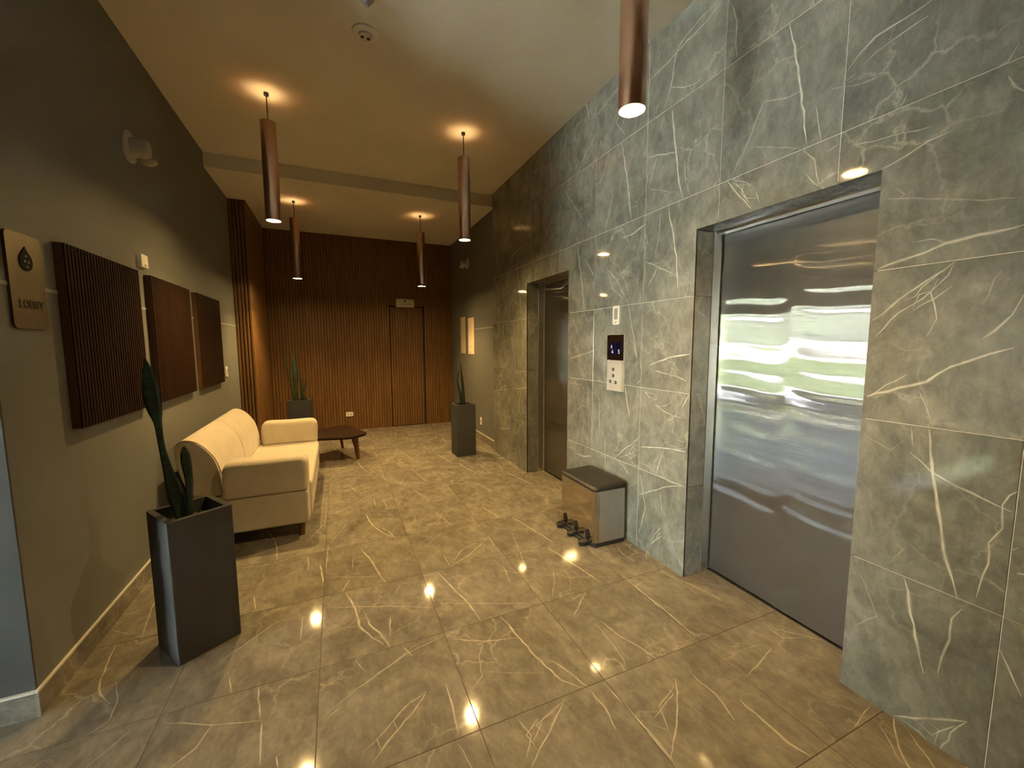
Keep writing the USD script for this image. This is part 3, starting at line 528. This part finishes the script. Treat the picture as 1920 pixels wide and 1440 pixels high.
# ------------------------------------------------------------------ pendants
def pendant(label, x, y, zc, z_top, z_bot):
    t = empty("pendant_lamp", label, "pendant lamp", (x, y, z_bot), group="copper tube pendants")
    H, R, r = z_top - z_bot, 0.058, 0.0545
    obj("tube", lathe([(r, 0.0), (R, 0.0), (R, H), (r, H), (r, H - 0.16), (r, H - 0.17), (0, H - 0.17)], 56), M["copper"], t, smooth=40)
    obj("reflector", lathe([(r - 0.0006, 0.001), (r - 0.002, 0.011), (0.0, 0.013)], 48), M["lamp_white"], t, smooth=40)
    obj("lens", lathe([(0.0, 0.006), (0.0505, 0.006), (0.0505, 0.010), (0.0, 0.010)], 48), M["lamp_glow"], t)
    sp = UsdLux.SphereLight.Define(stage, str(t.GetPath()) + "/bulb")
    sp.AddTranslateOp().Set(Gf.Vec3d(0, 0, 0.0005)); sp.CreateRadiusAttr(0.005); sp.CreateIntensityAttr(SPOT); sp.CreateColorAttr(LAMP_COLOR)
    sh = UsdLux.ShapingAPI.Apply(sp.GetPrim()); sh.CreateShapingConeAngleAttr(62.0); sh.CreateShapingConeSoftnessAttr(0.9)
    obj("upper_lens", lathe([(0.006, H - 0.151), (0.050, H - 0.151), (0.050, H - 0.155), (0.006, H - 0.155)], 40), M["lamp_up"], t)
    obj("cord", tube([(0, 0, H - 0.165), (0.001, 0, H + 0.4 * (zc - z_top)), (0, 0, zc - z_bot - 0.02)], 0.0045), M["cord"], t, smooth=True)
    obj("ceiling_cap", cyl(0.018, zc - z_bot - 0.022, zc - z_bot, 24), M["cord"], t, smooth=40)
    return t
pendant("copper tube pendant hanging nearest, in front of the tiled wall, its top cut off", 1.21, 1.48, ZC, 3.31, 2.53)
pendant("copper tube pendant hanging over the cream sofa, left one of the middle pair", -0.43, 3.97, ZC, 3.335, 2.56)
pendant("copper tube pendant hanging before the farther lift, right one of the middle pair", 1.21, 3.94, ZC, 3.325, 2.555)
pendant("small distant copper tube pendant under the lowered ceiling, nearer the sofa side", -0.43, 6.17, ZC2, 3.19, 2.415)
pendant("small distant copper tube pendant hanging above the steel sign of the walnut door", 1.21, 6.14, ZC2, 3.165, 2.395)

# ------------------------------------------------------------------ sofa
def bez(pts, n=8):
    """Closed Catmull-Rom outline."""
    P = np.array(pts, float); out = []
    for i in range(len(P)):
        p0, p1, p2, p3 = P[i - 1], P[i], P[(i + 1) % len(P)], P[(i + 2) % len(P)]
        for t in np.linspace(0, 1, n, endpoint=False):
            out.append(0.5 * ((2 * p1) + (-p0 + p2) * t + (2 * p0 - 5 * p1 + 4 * p2 - p3) * t * t + (-p0 + 3 * p1 - 3 * p2 + p3) * t ** 3))
    return np.array(out)
def pad(outline, y0, y1, r):
    """A pad with outline (x, z) between y0 and y1, its rims rounded with radius r."""
    base = Polygon(outline).buffer(0)
    k = 7; rings = []; ref = None; N = 160
    for s, th in [(y0, t) for t in np.linspace(0, np.pi / 2, k)] + [(y1, t) for t in np.linspace(np.pi / 2, 0, k)]:
        ins = r * (1 - math.sin(th)); off = r * (1 - math.cos(th))
        g = base.buffer(-ins) if ins > 1e-6 else base
        g = max(polys(g), key=lambda q: q.area); ex = shapely.geometry.polygon.orient(g, 1.0).exterior
        c = np.array(ex.coords)[:-1]
        st = ex.project(shapely.geometry.Point(c[np.argmax(c[:, 0] - c[:, 1] * 0.2)]))
        q = np.array([ex.interpolate((st + d) % ex.length).coords[0] for d in np.linspace(0, ex.length, N, endpoint=False)])
        yy = (y0 + off * 0 + (r - r * math.sin(th)) * 0 + r * (1 - math.cos(th)) * 0)
        yy = y0 + r * (1 - math.cos(math.pi / 2 - th)) * 0 + (r - r * math.cos(math.pi / 2 - (math.pi / 2 - th))) if s == y0 else y1 - (r - r * math.cos(th))
        yy = (y0 + r * (1 - math.cos(th))) if s == y0 else (y1 - r * (1 - math.cos(th)))
        # th = 0: rim face (inset r) flush with y0; th = 90 deg: full outline, r inside
        rings.append(np.c_[q[:, 0], np.full(N, yy), q[:, 1]])
    V = np.vstack(rings); F = []
    for i in range(len(rings) - 1):
        a = np.arange(N) + i * N; b = (np.arange(N) + 1) % N + i * N
        F += [np.stack([a, a + N, b + N], 1), np.stack([a, b + N, b], 1)]
    for base_i, flip in ((0, False), (len(rings) - 1, True)):
        P2 = Polygon(rings[base_i][:, [0, 2]])
        v, f = trimesh.creation.triangulate_polygon(P2, engine="earcut")
        F.append(np.asarray(f) + len(V)); V = np.vstack([V, np.c_[v[:, 0], np.full(len(v), rings[base_i][0, 1]), v[:, 1]]])
    m = trimesh.Trimesh(V, np.vstack(F), process=True); m.merge_vertices(); trimesh.repair.fix_normals(m); return m

SX, SY = -0.70, 4.40
def sofa():
    t = empty("sofa", "cream fabric two-seat sofa with rolled back and short wooden legs, against the left wall", "sofa", (SX, SY, 0))
    loc = lambda m: moved(m, -SX, -SY, 0)
    Y0_, Y1_ = 3.47, 5.36
    obj("base", loc(rbox(-1.10, -0.250, Y0_ + 0.012, Y1_ - 0.012, 0.125, 0.388, 0.022)), M["fabric"], t, smooth=35)
    arm = [(-0.795, 0.387), (-0.77, 0.387), (-0.52, 0.387), (-0.29, 0.387), (-0.262, 0.388), (-0.250, 0.400), (-0.246, 0.44), (-0.243, 0.60), (-0.268, 0.655), (-0.32, 0.670), (-0.55, 0.668), (-0.74, 0.672), (-0.795, 0.645), (-0.812, 0.58), (-0.812, 0.42)]
    for a, b in ((Y0_, Y0_ + 0.185), (Y1_ - 0.185, Y1_)):
        obj("armrest", loc(pad(bez(arm, 5), a, b, 0.045)), M["fabric"], t, smooth=40)
    obj("seat", loc(rbox(-0.90, -0.228, Y0_ + 0.183, Y1_ - 0.183, 0.30, 0.418, 0.030)), M["fabric"], t, smooth=40)
    front = obj("front_panel", loc(rbox(-0.30, -0.236, Y0_ + 0.186, Y1_ - 0.186, 0.130, 0.345, 0.016)), M["fabric"], t, smooth=35)
    back = [(-0.835, 0.405), (-0.832, 0.50), (-0.845, 0.60), (-0.872, 0.69), (-0.925, 0.772), (-0.985, 0.825), (-1.045, 0.842), (-1.090, 0.822), (-1.108, 0.77), (-1.106, 0.70), (-1.090, 0.60), (-1.068, 0.52), (-1.03, 0.425), (-0.94, 0.400)]
    ymid = 4.425
    for a, b in ((3.585, ymid - 0.001), (ymid + 0.001, 5.245)):
        obj("back_cushion", loc(pad(bez(back, 5), a, b, 0.020)), M["fabric"], t, smooth=40)
    loop = np.array([(x, 3.592, z) for x, z in bez([(p[0] + 0.006 * (p[0] > -1.0), p[1]) for p in back[1:9]] + [(-1.0, 0.62)], 6)[:44]])
    obj("piping", loc(tube(loop, 0.0035, 8)), M["seam"], t, smooth=True)
    for lx in (-0.315, -1.02):
        for ly in (3.575, 5.255):
            obj("leg", loc(moved(lathe([(0, 0), (0.021, 0), (0.030, 0.13), (0, 0.13)], 24), lx, ly, 0)), M["leg_wood"], t, smooth=40)
sofa()

# ------------------------------------------------------------------ coffee table
def coffee_table():
    t = empty("coffee_table", "low dark walnut coffee table with rounded triangular top on three splayed legs", "coffee table", (-0.06, 5.92, 0))
    tri = Polygon([(0.335, 5.66), (0.075, 6.42), (-0.52, 6.02), (-0.42, 5.62), (0.12, 5.50)])
    o = tri.buffer(-0.11).buffer(0.125, quad_segs=12)
    zt, th = 0.352, 0.028
    lo, hi = prism(o.buffer(-0.012), th), prism(o, th - 0.010)
    top = cat([moved(hi, 0, 0, zt - th + 0.010), moved(prism(o.buffer(-0.004), 0.003), 0, 0, zt - 0.001), moved(lo, 0, 0, zt - th)])
    obj("tabletop", moved(top, 0.06, -5.92, 0), M["table_wood"], t)
    for (bx0, by0), (tx, ty) in (((0.213, 5.70), (0.175, 5.70)), ((0.030, 6.44), (-0.01, 6.33)), ((-0.46, 5.78), (-0.38, 5.80))):
        P = np.array([(bx0, by0, 0.0), (bx0 * 0.55 + tx * 0.45, by0 * 0.55 + ty * 0.45, 0.17), (tx, ty, zt - th + 0.004)])
        leg = []
        for (p, s) in zip(P, ((0.020, 0.014), (0.027, 0.018), (0.040, 0.024))):
            a = math.atan2(by0 - 5.92, bx0 + 0.06); ca, sa = math.cos(a), math.sin(a)
            for u, v in ((-1, -1), (1, -1), (1, 1), (-1, 1)):
                leg.append(p + np.array([ca * u * s[0] - sa * v * s[1], sa * u * s[0] + ca * v * s[1], 0]))
        m = cat([trimesh.convex.convex_hull(np.array(leg[:8])), trimesh.convex.convex_hull(np.array(leg[4:]))])
        obj("leg", moved(m, 0.06, -5.92, 0), M["leg_wood"], t)
coffee_table()

# ------------------------------------------------------------------ planters with snake plants
def sword_leaf(path, widths, facing, twist=0.0, n=26):
    """A stiff sword leaf: shallow V section swept along a spline; widths at the path points; facing is the flat side's normal."""
    P = np.array(path, float); s = np.r_[0, np.cumsum(np.linalg.norm(np.diff(P, axis=0), axis=1))]; s /= s[-1]
    from scipy.interpolate import PchipInterpolator
    q = np.linspace(0, 1, n); C = np.stack([PchipInterpolator(s, P[:, k])(q) for k in range(3)], 1); W = PchipInterpolator(s, widths)(q)
    T = np.gradient(C, axis=0); T /= np.linalg.norm(T, axis=1, keepdims=True)
    v = []; f = []
    for i in range(n):
        a = twist * q[i]; fz = np.array([math.cos(a) * facing[0] - math.sin(a) * facing[1], math.sin(a) * facing[0] + math.cos(a) * facing[1], 0.0])
        side = np.cross(T[i], fz); side /= np.linalg.norm(side); nrm = np.cross(side, T[i]); w = W[i] / 2; th = 0.0028
        for u, d in ((-1, 0.16 * w), (-0.5, 0.03 * w - th * 0.4), (0, -th), (0.5, 0.03 * w - th * 0.4), (1, 0.16 * w), (0.5, 0.03 * w + th), (0, th), (-0.5, 0.03 * w + th)):
            v.append(C[i] + side * u * w + nrm * d)
    for i in range(n - 1):
        for j in range(8):
            k = (j + 1) % 8
            f += [(i * 8 + j, i * 8 + k, (i + 1) * 8 + k), (i * 8 + j, (i + 1) * 8 + k, (i + 1) * 8 + j)]
    f += [(0, j + 1, j) for j in range(1, 7)] + [((n - 1) * 8, (n - 1) * 8 + j, (n - 1) * 8 + j + 1) for j in range(1, 7)]
    m = trimesh.Trimesh(np.array(v), f, process=False); m.fix_normals(); return m

def planter(label, corners_center, size, rot, height, leaves):
    cx, cy_ = corners_center
    t = empty("potted_snake_plant", label, "potted plant", (cx, cy_, 0), group="tall square planters with snake plants")
    h = size / 2; w = 0.026
    R = trimesh.transformations.rotation_matrix(math.radians(rot), [0, 0, 1])
    outer = prism(sbox(-h, -h, h, h).buffer(-0.006).buffer(0.006, quad_segs=3), height)
    ring = prism(sbox(-h, -h, h, h).buffer(-0.006).buffer(0.006, quad_segs=3).difference(sbox(-h + w, -h + w, h - w, h - w)), 0.13)
    pot = cat([prism(sbox(-h, -h, h, h).buffer(-0.006).buffer(0.006, quad_segs=3), height - 0.13), moved(ring, 0, 0, height - 0.13)])
    pot.apply_transform(R)
    obj("planter", pot, M["concrete"], t)
    g = trimesh.creation.box([size - 2 * w, size - 2 * w, 0.05])
    for _ in range(4): g = g.subdivide()
    g.vertices[:, 2] += (meshkit.fbm(g.vertices * 22 + 7, 3, 2) - 0.5) * 0.022 * (g.vertices[:, 2] > 0)
    g.apply_transform(R)
    obj("soil", moved(g, 0, 0, height - 0.085), M["soil"], t)
    for path, widths, facing, tw in leaves:
        obj("leaf", moved(sword_leaf(path, widths, facing, tw), -cx, -cy_, 0), M["leaf"], t, smooth=True)
ZP = 0.712
C1 = (-0.7165, 2.4700)
planter("tall charcoal planter standing nearest, its long leaf rising before the wall panels", C1, 0.272, 33.6, ZP, [
    ([(-0.752, 2.49, 0.62), (-0.772, 2.49, 0.78), (-0.803, 2.50, 0.93), (-0.818, 2.50, 1.06), (-0.822, 2.50, 1.145), (-0.832, 2.50, 1.235), (-0.839, 2.50, 1.31), (-0.842, 2.50, 1.39), (-0.851, 2.50, 1.480)],
     [0.040, 0.070, 0.036, 0.026, 0.030, 0.062, 0.066, 0.046, 0.001], (0.27, -0.96), 0.0),
    ([(-0.718, 2.47, 0.62), (-0.716, 2.48, 0.76), (-0.719, 2.50, 0.86), (-0.725, 2.50, 0.945), (-0.727, 2.50, 0.99), (-0.728, 2.50, 1.026)],
     [0.020, 0.028, 0.034, 0.042, 0.036, 0.004], (0.3, -0.95), 0.1),
    ([(-0.690, 2.50, 0.62), (-0.690, 2.51, 0.66), (-0.684, 2.52, 0.70)], [0.02, 0.018, 0.001], (0.3, -0.95), 0.0)])
C2 = (1.592, 5.380)
planter("tall charcoal planter standing by the right wall beyond the lifts, two thin leaves", C2, 0.275, 0.6, ZP, [
    ([(1.600, 5.37, 0.62), (1.594, 5.37, 0.80), (1.585, 5.37, 0.98), (1.571, 5.37, 1.14), (1.556, 5.37, 1.32)], [0.034, 0.046, 0.038, 0.022, 0.002], (-0.1, -1.0), 0.2),
    ([(1.590, 5.38, 0.62), (1.560, 5.38, 0.82), (1.527, 5.38, 0.96), (1.515, 5.38, 1.04), (1.532, 5.38, 1.13), (1.552, 5.38, 1.185)], [0.026, 0.032, 0.026, 0.018, 0.016, 0.002], (-0.1, -1.0), 0.0),
    ([(1.575, 5.36, 0.62), (1.556, 5.36, 0.74), (1.528, 5.36, 0.835)], [0.02, 0.022, 0.002], (-0.1, -1.0), 0.0)])
C3 = (-0.530, 6.800)
planter("tall grey planter half hidden behind the sofa's far armrest, with several upright leaves", C3, 0.275, -12.0, 0.715, [
    ([(-0.582, 6.80, 0.62), (-0.578, 6.80, 0.88), (-0.574, 6.80, 1.08), (-0.578, 6.80, 1.22), (-0.597, 6.80, 1.43)], [0.040, 0.050, 0.075, 0.070, 0.002], (0.1, -1.0), 0.3),
    ([(-0.600, 6.80, 0.62), (-0.626, 6.80, 0.86), (-0.645, 6.80, 1.02), (-0.667, 6.80, 1.22), (-0.683, 6.80, 1.49)], [0.022, 0.026, 0.028, 0.024, 0.002], (0.1, -1.0), 0.0),
    ([(-0.495, 6.80, 0.62), (-0.500, 6.80, 0.86), (-0.505, 6.80, 1.02), (-0.518, 6.80, 1.15)], [0.024, 0.030, 0.022, 0.002], (0.1, -1.0), 0.0),
    ([(-0.485, 6.79, 0.62), (-0.470, 6.79, 0.82), (-0.452, 6.79, 0.93), (-0.440, 6.79, 1.00)], [0.018, 0.024, 0.026, 0.002], (0.1, -1.0), 0.0),
    ([(-0.470, 6.77, 0.62), (-0.474, 6.77, 0.78), (-0.478, 6.77, 0.89)], [0.030, 0.042, 0.004], (0.1, -1.0), 0.0)])

# ------------------------------------------------------------------ three-pedal waste bin
def waste_bin():
    t = empty("pedal_bin", "long steel pedal bin with black lid and three pedals, beside the button panel", "waste bin", (1.865, 2.665, 0))
    loc = lambda m: moved(m, -1.865, -2.665, 0)
    X0, X1, YA, YZ = 1.715, 2.018, 2.418, 2.912
    foot = sbox(X0, YA, X1, YZ).buffer(-0.03).buffer(0.03, quad_segs=10)
    obj("base", loc(prism(foot.buffer(0.003), 0.030)), M["black_plastic"], t, smooth=30)
    obj("front_sheet", loc(moved(prism(foot.buffer(-0.002).intersection(sbox(X0, YA, X0 + 0.05, YZ)), 0.405), 0, 0, 0.029)), M["mirror_steel"], t, smooth=30)
    obj("body", loc(moved(prism(foot.buffer(-0.002).intersection(sbox(X0 + 0.05, YA, X1, YZ)), 0.405), 0, 0, 0.029)), M["brushed_bin"], t, smooth=30)
    lid = foot.buffer(0.004)
    # lid: vertical rim, then a gently crowned top falling towards the front
    k = np.array(lid.exterior.coords)[:-1]; layers = []
    for ins, zf in ((0, 0.0), (0, 0.026), (0.004, 0.034), (0.012, 0.040), (0.03, 0.045)):
        q = lid.buffer(-ins) if ins else lid
        c = np.array([q.exterior.interpolate(q.exterior.project(shapely.geometry.Point(p))).coords[0] for p in k])
        drop = 0.016 * np.clip((X0 + 0.16 - c[:, 0]) / 0.16, 0, 1) ** 1.5 if zf > 0.02 else 0
        layers.append(np.c_[c, np.full(len(k), 0.434 + zf) - drop])
    V = np.vstack(layers); n = len(k); F = []
    for i in range(len(layers) - 1):
        a = np.arange(n) + i * n; b = (np.arange(n) + 1) % n + i * n
        F += [np.stack([a, b, b + n], 1), np.stack([a, b + n, a + n], 1)]
    c0 = len(V); V = np.vstack([V, [1.87, 2.665, 0.4796], [1.865, 2.665, 0.434]])
    a = np.arange(n); b = (a + 1) % n; o4 = (len(layers) - 1) * n
    F += [np.stack([a + o4, b + o4, np.full(n, c0)], 1), np.stack([b, a, np.full(n, c0 + 1)], 1)]
    m = trimesh.Trimesh(V, np.vstack(F), process=False); trimesh.repair.fix_normals(m)
    obj("lid", loc(m), M["black_plastic"], t, smooth=25)
    for y in (2.500, 2.665, 2.830):
        slot = affinity.scale(shapely.geometry.Point(0, 0).buffer(1, quad_segs=10), 0.030, 0.042)
        obj("pedal_slot", loc(place(prism(slot, 0.003), (X0 + 0.002, y, 0.075), (0, -1, 0), (0, 0, 1))), M["black_gloss"], t)
        pd = affinity.scale(shapely.geometry.Point(0, 0).buffer(1, quad_segs=10), 0.052, 0.030)
        pm = cat([moved(prism(pd, 0.014), X0 - 0.030, y, 0.020), bx(X0 - 0.04, X0 + 0.01, y - 0.014, y + 0.014, 0.022, 0.032), moved(prism(pd.buffer(-0.010), 0.020), X0 - 0.034, y, 0.002)])
        ped = obj("pedal", loc(pm), M["black_plastic"], t, smooth=30)
        obj("chrome_edge", loc(moved(prism(pd.difference(pd.buffer(-0.006)), 0.004), X0 - 0.030, y, 0.034)), M["mirror_steel"], ped)
    obj("pedal_rail", loc(bx(X0 - 0.030, X0 - 0.012, 2.47, 2.86, 0.006, 0.020)), M["black_plastic"], t)
waste_bin()

# ------------------------------------------------------------------ on the tiled wall: lift call panel and card reader
def on_wall_x(m, x, y, z):
    """Mesh in (u, v, w) put on a wall facing -x: u runs towards -y as seen, v up."""
    return place(m, (x, y, z), (0, -1, 0), (0, 0, 1))
def slab(w, h, d, r=0.004):
    return prism(sbox(-w / 2, -h / 2, w / 2, h / 2).buffer(-r).buffer(r, quad_segs=5), d)
YP = 2.604
cp_ = empty("lift_call_panel", "lift call panel with black floor display above steel buttons, between the two lifts", "lift panel", (XW, YP, 1.383))
lw = lambda m, dy, z, dx=0.0: moved(on_wall_x(m, XW - dx, YP + dy, z), -XW, -YP, -1.383)
obj("back_plate", lw(slab(0.200, 0.447, 0.012), 0, 1.383), M["steel_plate"], cp_)
disp = obj("display", lw(slab(0.198, 0.199, 0.004, 0.002), 0, 1.505, 0.012), M["black_gloss"], cp_)
obj("face_plate", lw(slab(0.196, 0.242, 0.003, 0.003), 0, 1.281, 0.012), M["steel_plate"], cp_)
for dy in (0.036, -0.036):
    obj("display_window", lw(slab(0.054, 0.092, 0.0008, 0.002), dy, 1.498, 0.016), M["display_cell"], disp)
def digit(ch, dy, z, h=0.031):
    m = meshkit.text_mesh(ch, h, 0.0008, bold=True); c = m.bounds.mean(0); m.apply_translation([-c[0], -c[1], 0]); return lw(m, dy, z, 0.0170)
arrow = prism(Polygon([(-0.012, -0.014), (-0.003, 0.014), (0.003, 0.014), (0.012, -0.014), (0.006, -0.014), (0.004, -0.006), (-0.004, -0.006), (-0.006, -0.014)]), 0.0008)
obj("arrow_sign", lw(arrow, 0.042, 1.512, 0.0170), M["digits"], disp)
obj("digit", digit("4", 0.030, 1.473), M["digits"], disp)
obj("digit", digit("5", -0.050, 1.473), M["digits"], disp)
for dy, z in ((0.018, 1.331), (0.016, 1.281), (0.052, 1.234), (-0.015, 1.229)):
    b = obj("button", lw(cyl(0.0135, 0, 0.004, 28), dy, z, 0.015), M["steel_dark"], cp_, smooth=40)
    obj("button_cap", lw(cyl(0.0075, 0, 0.0025, 24), dy, z, 0.019), M["grey_plastic"], b, smooth=40)
cr_ = empty("card_reader", "slim white card reader with dark window, mounted above the lift panel", "card reader", (XW, 2.596, 1.756))
lr = lambda m, dz, dx=0.0: moved(on_wall_x(m, XW - dx, 2.596, 1.756 + dz), -XW, -2.596, -1.756)
obj("body", lr(slab(0.082, 0.146, 0.020, 0.010), 0), M["white_plastic"], cr_, smooth=30)
obj("window", lr(slab(0.040, 0.084, 0.002, 0.004), 0.010, 0.020), M["grey_plastic"], cr_)
obj("indicator", lr(cyl(0.004, 0, 0.0015, 16), -0.056, 0.020), M["black_gloss"], cr_)

# ------------------------------------------------------------------ left wall: plaque, panels, sensors, switch
def on_left(m, y, z, dx=0.0):
    """Mesh in (u, v, w) on the wall facing +x: u runs towards +y, v up."""
    return place(m, (XL + dx, y, z), (0, 1, 0), (0, 0, 1))
pl = empty("wall_plaque", "bronze plaque with round black emblem at the left edge, beside the slatted panels", "sign", (XL, 2.425, 1.805))
lp = lambda m, dy, dz, dx=0.0: moved(on_left(m, 2.425 + dy, 1.805 + dz, dx), -XL, -2.425, -1.805)
obj("plate", lp(slab(0.215, 0.395, 0.010, 0.022), 0, 0), M["bronze"], pl)
drop = unary_union([shapely.geometry.Point(0, 0).buffer(0.040), Polygon([(-0.026, 0.026), (0.0, 0.060), (0.026, 0.026)])])
em = obj("emblem", lp(prism(drop, 0.003), 0.000, 0.085, 0.010), M["emblem_black"], pl)
for du, dv in ((0.000, 0.022), (-0.010, 0.000), (0.012, -0.002), (0.002, -0.022)):
    obj("emblem_mark", lp(slab(0.012, 0.010, 0.0012, 0.003), du, 0.085 + dv, 0.013), M["emblem_pale"], em)
tx = meshkit.text_mesh("LOBBY", 0.034, 0.0015, bold=True); c = tx.bounds.mean(0); tx.apply_translation([-c[0], -c[1], 0])
obj("lettering", lp(tx, 0.010, -0.095, 0.010), M["sign_dark"], pl)

def wall_panel(label, y0, y1):
    t = empty("wall_panel", label, "wall panel", (XL, (y0 + y1) / 2, 1.575), group="slatted walnut panels on the left wall")
    lo = lambda m: moved(m, -XL, -(y0 + y1) / 2, -1.575)
    z0, z1 = 1.128, 2.020
    obj("board", lo(bx(XL, XL + 0.034, y0, y1, z0, z1)), M["walnut_back"], t)
    obj("fluting", lo(cat([place(m, (XL + 0.034, 0, 0), (0, 1, 0), (0, 0, 1)) for m in flutes(y0, y1, 0.029, 0.76, 0.006, z0, z1)])), M["walnut_dark"], t, kind="stuff")
wall_panel("dark slatted walnut panel hung nearest, between the bronze plaque and the middle panel", 2.640, 3.440)
wall_panel("dark slatted walnut panel in the middle of the row of three, above the sofa's near end", 3.625, 4.440)
wall_panel("dark slatted walnut panel hung farthest along the left wall, next to the light switch", 4.630, 5.440)

ws = empty("wall_sensor", "small square white wall sensor just above the gap between the first two panels", "sensor", (XL, 3.595, 2.108))
obj("housing", moved(on_left(slab(0.105, 0.085, 0.026, 0.006), 3.595, 2.108), -XL, -3.595, -2.108), M["white_plastic"], ws, smooth=30)
obj("lens", moved(on_left(slab(0.050, 0.014, 0.004, 0.003), 3.615, 2.080, 0.026), -XL, -3.595, -2.108), M["trim_pale"], ws)
sw = empty("light_switch", "white light switch on the left wall beside the farthest slatted panel", "light switch", (XL, 5.70, 1.225))
obj("plate", moved(on_left(slab(0.075, 0.120, 0.009, 0.006), 5.70, 1.225), -XL, -5.70, -1.225), M["white_plastic"], sw, smooth=30)
obj("rocker", moved(on_left(slab(0.030, 0.062, 0.005, 0.003), 5.70, 1.225, 0.009), -XL, -5.70, -1.225), M["trim_pale"], sw)

def siren(label, x, y, z, sgn, s=1.0):
    """Round wall sounder: base ring, domed body, small angled beacon below its rim. sgn = +1 on a wall facing +x."""
    t = empty("wall_sounder", label, "alarm sounder", (x, y, z))
    ax = "x" if sgn > 0 else "-x"
    o = lambda m: orient(m, ax)
    obj("base_ring", o(lathe([(0, 0), (0.100 * s, 0), (0.100 * s, 0.012), (0.082 * s, 0.024), (0, 0.024)], 40)), M["aged_white"], t, smooth=40)
    obj("body", o(lathe([(0, 0.024), (0.060 * s, 0.024), (0.062 * s, 0.085), (0.050 * s, 0.110), (0.02, 0.118), (0, 0.118)], 40)), M["aged_white"], t, smooth=40)
    b = trimesh.creation.icosphere(3, 0.042 * s); b.apply_scale([1.3, 1.0, 0.8]); b.apply_translation([sgn * 0.075, 0.070 * s, -0.050 * s])
    obj("beacon", b, M["aged_white"], t, smooth=True)
siren("white domed alarm sounder high on the dark left wall above the panels", XL, 3.570, 2.838, 1, 1.0)
siren("small white domed alarm sounder high on the far right grey wall above the notices", XR2, 6.650, 2.880, -1, 0.9)

# ------------------------------------------------------------------ far right wall: notices, outlet
for nm, lab, y0, y1, z0, z1, mm in (("wall_notice", "dull cream tall notice on the right wall, the one nearer the walnut wall", 6.83, 7.10, 1.375, 2.010, "paper_dull"),
                               ("wall_notice", "bright cream tall notice on the right wall, the one nearer the tiled wall", 6.345, 6.66, 1.372, 1.975, "paper")):
    t = empty(nm, lab, "notice", (XR2, (y0 + y1) / 2, (z0 + z1) / 2), group="tall notices on the right wall")
    obj("sheet", moved(bx(XR2 - 0.006, XR2, y0, y1, z0, z1), -XR2, -(y0 + y1) / 2, -(z0 + z1) / 2), M[mm], t)
    rr = random.Random(4 if mm == "paper" else 5)
    obj("print", cat([moved(bx(XR2 - 0.0068, XR2 - 0.006, y1 - 0.05 - rr.uniform(0.10, 0.2), y1 - 0.05, z, z + 0.010), -XR2, -(y0 + y1) / 2, -(z0 + z1) / 2) for z in ((z0 + 0.02, z0 + 0.05, z0 + 0.12) if mm == "paper" else (z1 - 0.10, z1 - 0.12, z1 - 0.14))]), M["trim_pale"], t)
def outlet(label, org, U, V, w, h):
    t = empty("power_outlet", label, "power outlet", org)
    pm = lambda m: place(m, (0, 0, 0), U, V)
    obj("plate", pm(slab(w, h, 0.010, 0.006)), M["white_plastic"], t, smooth=30)
    for du in (-w * 0.22, w * 0.22) if w > h else (0,):
        s = obj("socket", pm(moved(slab(0.034, 0.034, 0.003, 0.004), du, 0, 0.010)), M["trim_pale"], t)
        obj("slot", pm(moved(cat([moved(slab(0.004, 0.012, 0.001, 0.0005), -0.007, 0.002), moved(slab(0.004, 0.012, 0.001, 0.0005), 0.007, 0.002)]), du, 0, 0.0125)), M["steel_dark"], s)
outlet("white double power outlet low on the walnut wall behind the coffee table", (0.174, YB - 0.012, 0.292), (1, 0, 0), (0, 0, 1), 0.122, 0.078)
outlet("white power outlet low on the grey right wall beside the far planter", (XR2, 6.035, 0.312), (0, -1, 0), (0, 0, 1), 0.075, 0.115)

# ------------------------------------------------------------------ sign over the walnut door
sg = empty("door_sign", "small satin steel sign with dark emblem, fixed above the walnut door", "sign", (1.210, YB - 0.012, 2.298))
ps = lambda m, u=0, v=0, w=0: moved(place(m, (0, 0, 0), (1, 0, 0), (0, 0, 1)), u, -w, v)
obj("plate", ps(slab(0.325, 0.150, 0.008, 0.014)), M["sign_steel"], sg)
dsm = unary_union([shapely.geometry.Point(0, 0).buffer(0.015), Polygon([(-0.010, 0.009), (0.0, 0.024), (0.010, 0.009)])])
obj("emblem", ps(prism(dsm, 0.002), 0.0, 0.036, 0.008), M["emblem_black"], sg)
tx = meshkit.text_mesh("SALÓN SOCIAL", 0.026, 0.001); c = tx.bounds.mean(0); tx.apply_translation([-c[0], -c[1], 0])
obj("lettering", ps(tx, 0.0, -0.022, 0.008), M["sign_dark"], sg)

# ------------------------------------------------------------------ ceiling devices
sd = empty("ceiling_detector", "pale round ceiling detector with two dark holes", "detector", (0.262, 2.985, ZC))
obj("rim", lathe([(0, 0), (0.082, 0), (0.080, -0.010), (0.060, -0.018), (0, -0.018)], 48), M["paint_ceiling"], sd, smooth=40)
obj("hub", lathe([(0, -0.017), (0.046, -0.017), (0.040, -0.030), (0, -0.031)], 40), M["trim_pale"], sd, smooth=40)
for a in (-0.019, 0.019):
    obj("hole", moved(cyl(0.0115, -0.0335, -0.029, 20), a, 0.004 * (a > 0), 0), M["steel_dark"], sd)
cs = empty("ceiling_sensor", "dark ceiling fitting cut by the top edge of the photograph", "sensor", (0.250, 2.690, ZC))
obj("body", lathe([(0, 0), (0.045, 0), (0.045, -0.012), (0.022, -0.040), (0.012, -0.055), (0, -0.058)], 36), M["grey_plastic"], cs, smooth=40)
